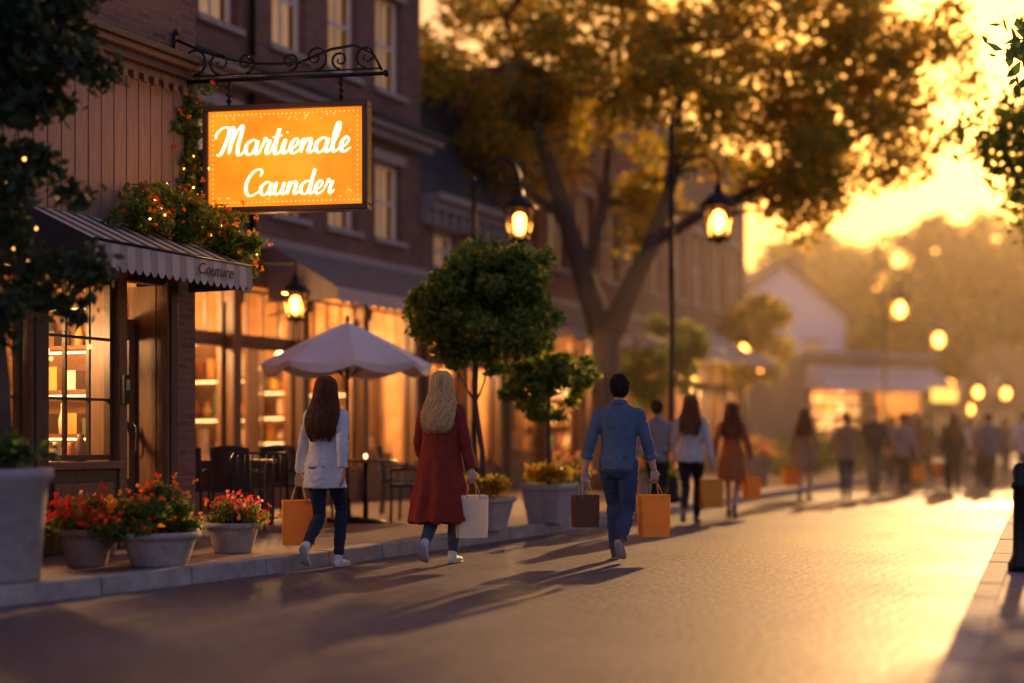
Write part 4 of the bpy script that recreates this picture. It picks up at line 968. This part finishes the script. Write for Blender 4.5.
    hx=lambda q: (hX@Vector(q)) if q[2]>1.5 else (hX@Vector(q)).lerp(U(q),min(1,(1.5-q[2])/.1))
    vs=[];n=24
    for i,(cx,cy,z_,rx,ry) in enumerate(R2):
        kk=(.88 if i<11 else .7) if i>5 and hair=='long' else 1
        for j in range(n):
            a=2*math.pi*j/n; vs.append(hx((cx+rx*kk*math.cos(a),cy+ry*kk*math.sin(a),z_+(.03 if i==12 else 0))))
    fs=[]
    for i in range(len(R2)-1):
        for j in range(n): fs.append((i*n+j,(i+1)*n+j,(i+1)*n+(j+1)%n,i*n+(j+1)%n))
    fs.append(tuple(range(n))); fs.append(tuple((len(R2)-1)*n+j for j in range(n-1,-1,-1)))
    g.add(vs,fs,hc,True)
    def hf(c):
        th=math.atan2(c.y+.03,c.x)
        return .008*math.sin(th*17+10*noise.noise(Vector((c.x*4,c.y*4,c.z*6+so))))+.005*noise.noise(Vector((c.x*40,c.y*40,c.z*5+so)))
    remesh(g,'hair',.006 if hero else .01,hc,root,3,hf)
    if hero or hair=='long':
        g=G(); rs_=random.Random(seed+3); ns=(700 if hair=='long' else 460) if hero else 60
        for s in range(ns):
            ph=rs_.uniform(-1,1)*rad(118 if hair=='long' else 165)-math.pi/2; k0=rs_.uniform(0,2.5) if hair=='long' else rs_.uniform(0,5.2)
            k1=min(len(R2)-1.001,(rs_.uniform(8.5,12.4) if hair=='long' else k0+rs_.uniform(.8,1.8)))
            P_=[]; nn=17 if hair=='long' else 4; wv=rs_.uniform(1.1,2.2); p0=rs_.uniform(0,6.28); ex=rs_.uniform(.98,1.07)
            for i in range(nn):
                t=k0+(k1-k0)*i/(nn-1); q=int(t); fr_=t-q; A=R2[q]; B=R2[min(q+1,len(R2)-1)]
                cx,cy,z_,rx,ry=[A[j]*(1-fr_)+B[j]*fr_ for j in range(5)]
                wa_=min(1,max(0,(t-3)/4)) if hair=='long' else .2
                a=ph+.22*math.sin(t*wv+p0)*wa_; o=ex+(.06*i/nn if hair!='long' else .15*math.sin(t*1.3*wv+p0)*wa_)
                P_.append(hx((cx+rx*o*math.cos(a),cy+ry*o*math.sin(a),z_)))
            r0=rs_.uniform(.0022,.0048) if hair=='long' else .0028
            if not hero: r0=.008
            g.tube(P_,[r0*min(1,(.5+i/3))*(1 if i<nn-3 else (nn-i)/4) for i in range(nn)],hc,5)
        g.obj('hair_strands',root)
    for sd,bd in bags.items():
        P_,F_=grips[sd]; Pw=X@P_; Fw=(X.to_3x3()@F_); ang=math.atan2(Fw.y,Fw.x)
        bag(Pw,ang,bd['w'],bd['h'],bd['d'],bd['m'],bd.get('g',.13))
    return root
HD=rad(14)
BR=hairm('hair_brown',(.11,.034,.014)); BL=hairm('hair_blonde',(.60,.37,.15)); DK=hairm('hair_dark',(.03,.018,.012)); AU=hairm('hair_auburn',(.20,.07,.025))
JW=cloth('pale_jacket_fabric',(.62,.62,.66)); CR=cloth('rust_coat_wool',(.25,.030,.018)); DN=cloth('denim_shirt',(.10,.145,.22)); JN=cloth('blue_jeans',(.05,.075,.135)); JD=cloth('dark_jeans',(.022,.030,.052)); 
SHW=mat('white_trainer',(.6,.57,.54),.6); SHB=mat('brown_leather_shoe',(.06,.03,.018),.4); 
person('woman',-1.63,12.40,0,1.70,HD,'f','R',1.0,'long',BR,JW,JD,SHW,'jacket',.76,bags={'L':dict(w=.29,h=.40,d=.12,m=PAPER,tw=60,g=.12)},vox=.007,seed=1,hairlen=1.17,legr=.86,lift=.06,turn=-.15)
person('woman',-.64,12.78,0,1.76,HD,'f','R',.95,'long',BL,CR,JN,SHW,'coat',.42,bags={'R':dict(w=.28,h=.38,d=.12,m=PAPERW,tw=-58,g=.11)},vox=.007,seed=2,hairlen=1.20,legr=.9,lift=.05,turn=-.2)
person('man',.99,13.2,0,1.75,HD,'m','L',.95,'short',DK,DN,JN,SHB,'shirt',.88,bags={'L':dict(w=.25,h=.30,d=.11,m=PAPERB,tw=55,g=.11),'R':dict(w=.29,h=.39,d=.12,m=PAPER,tw=-60,g=.11)},vox=.007,seed=3,legr=1.10,lift=.05,turn=-.25)
C=lambda n,c: cloth(n,c)
TW=C('white_top',(.6,.54,.5)); TG=C('grey_shirt',(.25,.25,.27)); TO=C('orange_coat',(.45,.14,.04)); TB=C('black_top',(.035,.035,.04)); TT=C('tan_coat',(.32,.2,.12)); TR=C('dark_red_top',(.25,.05,.04)); BK=C('black_trousers',(.025,.025,.03)); KH=C('khaki_trousers',(.24,.18,.12))
person('man',2.02,19.8,0,1.68,HD,'m','L',.8,'short',DK,TG,BK,SHB,'shirt',.86,seed=4)
person('woman',2.36,18.8,0,1.72,HD,'f','R',.9,'long',AU,TW,BK,SHB,'jacket',.86,bags={'R':dict(w=.3,h=.38,d=.12,m=PAPER,tw=-55)},seed=5,legr=.9,lift=.04)
person('woman',3.14,20.3,0,1.66,HD,'f','L',.8,'long',AU,TO,KH,SHB,'dress',.58,'bare',bags={'R':dict(w=.26,h=.32,d=.12,m=PAPER,tw=-50)},seed=6)
person('woman',5.35,26,0,1.68,HD+.1,'f','R',.7,'long',BR,TT,BK,SHB,'dress',.62,'bare',bags={'L':dict(w=.3,h=.34,d=.12,m=PAPER,tw=50)},seed=7)
person('man',6.3,26.8,0,1.62,HD,'m','L',.8,'short',BR,TT,JN,SHB,'jacket',.8,seed=8)
person('man',7.1,27.9,0,1.74,math.pi+.2,'m','R',.8,'short',DK,TB,KH,SHB,'jacket',.8,seed=9)
crowd=[(8.1,29.5,1.66,0,'m',TG,BK),(8.75,31,1.7,1,'f',TR,JD),(9.1,29.3,1.6,0,'f',TB,BK),(9.9,32,1.72,1,'m',TB,JN),(10.4,31,1.68,0,'m',DN,BK),(11.0,33.2,1.66,1,'f',TO,JD),(11.4,31.6,1.72,0,'m',TW,BK),(10.9,38,1.7,0,'m',TB,BK),(12.6,40,1.66,1,'f',TW,JN),(13.6,42,1.7,0,'m',TG,BK),(12.0,36,1.75,1,'m',TT,BK),(11.9,43,1.7,0,'f',TR,BK),(9.6,36,1.7,0,'f',TO,BK),(10.2,35,1.68,1,'m',TB,BK),(13.0,37.5,1.7,0,'f',TB,JD),(14.2,45,1.72,1,'m',TT,JN),(15.4,48,1.7,0,'m',TB,BK),(13.2,46,1.66,0,'f',TW,BK),(9.3,33.5,1.7,0,'m',TT,JD)]
for i,(x,y,h,b,s,t,bo) in enumerate(crowd):
    person('woman' if s=='f' else 'man',x,y,0,h,HD+.1+(math.pi if b else 0)+random.uniform(-.3,.3),s,'LR'[i%2],random.uniform(.5,.95),'long' if s=='f' else 'short',[BR,DK,AU][i%3],t,bo,SHB,'jacket',.8,seed=10+i,vox=.016,bags={'R':dict(w=.28,h=.33,d=.12,m=PAPER,tw=-50)} if i%3==0 else {})
# ---------------------------------------------------------------- evening haze (real air volume over the far street)
hm=bpy.data.materials.new('evening_haze'); hm.use_nodes=True; nt=hm.node_tree; nt.nodes.clear()
o=N(nt,'ShaderNodeOutputMaterial'); vs_=N(nt,'ShaderNodeVolumeScatter'); vs_.inputs['Color'].default_value=(1,.82,.58,1); vs_.inputs['Density'].default_value=.0034; vs_.inputs['Anisotropy'].default_value=.6
nt.links.new(vs_.outputs[0],o.inputs['Volume'])
g=G(); g.box(-30,90,21.5,160,-.5,18,hm); g.obj('haze')
# ---------------------------------------------------------------- world, sun, camera
w=bpy.data.worlds.new('World'); scene.world=w; w.use_nodes=True; nt=w.node_tree; L=nt.links.new
bg=nt.nodes['Background']; sky=N(nt,'ShaderNodeTexSky'); sky.sky_type='NISHITA'; sky.sun_disc=False; sky.sun_elevation=SUN_EL; sky.sun_rotation=SUN_AZ; sky.dust_density=4; sky.air_density=1.2; sky.ozone_density=1
tc=N(nt,'ShaderNodeTexCoord'); dp=N(nt,'ShaderNodeVectorMath',operation='DOT_PRODUCT'); L(tc.outputs['Generated'],dp.inputs[0]); dp.inputs[1].default_value=tuple(SUNV)
mr=N(nt,'ShaderNodeMapRange'); mr.inputs[1].default_value=.35; mr.inputs[2].default_value=.97; L(dp.outputs['Value'],mr.inputs[0])
mx=N(nt,'ShaderNodeMix',data_type='RGBA'); L(mr.outputs[0],mx.inputs[0]); mx.inputs[6].default_value=(1.45,1.12,1.55,1); mx.inputs[7].default_value=(.80,.44,.15,1)
mu=N(nt,'ShaderNodeVectorMath',operation='MULTIPLY'); L(sky.outputs[0],mu.inputs[0]); L(mx.outputs[2],mu.inputs[1]); L(mu.outputs[0],bg.inputs[0]); bg.inputs[1].default_value=.135
sl=bpy.data.lights.new('sun','SUN'); sl.energy=5; sl.angle=rad(.6); sl.color=(1,.52,.19)
so=bpy.data.objects.new('sun',sl); COL.objects.link(so); so.rotation_euler=(-SUNV).to_track_quat('-Z','Y').to_euler()
cam=bpy.data.cameras.new('camera'); co=bpy.data.objects.new('camera',cam); COL.objects.link(co); scene.camera=co
co.location=(0,0,1.15); co.rotation_euler=(math.pi/2,0,0); cam.lens=50; cam.sensor_width=36; cam.shift_y=.0933; cam.clip_end=2000
cam.dof.use_dof=True; cam.dof.focus_distance=12.8; cam.dof.aperture_fstop=.40
scene.view_settings.view_transform='Standard'; scene.view_settings.look='None'; scene.view_settings.exposure=0
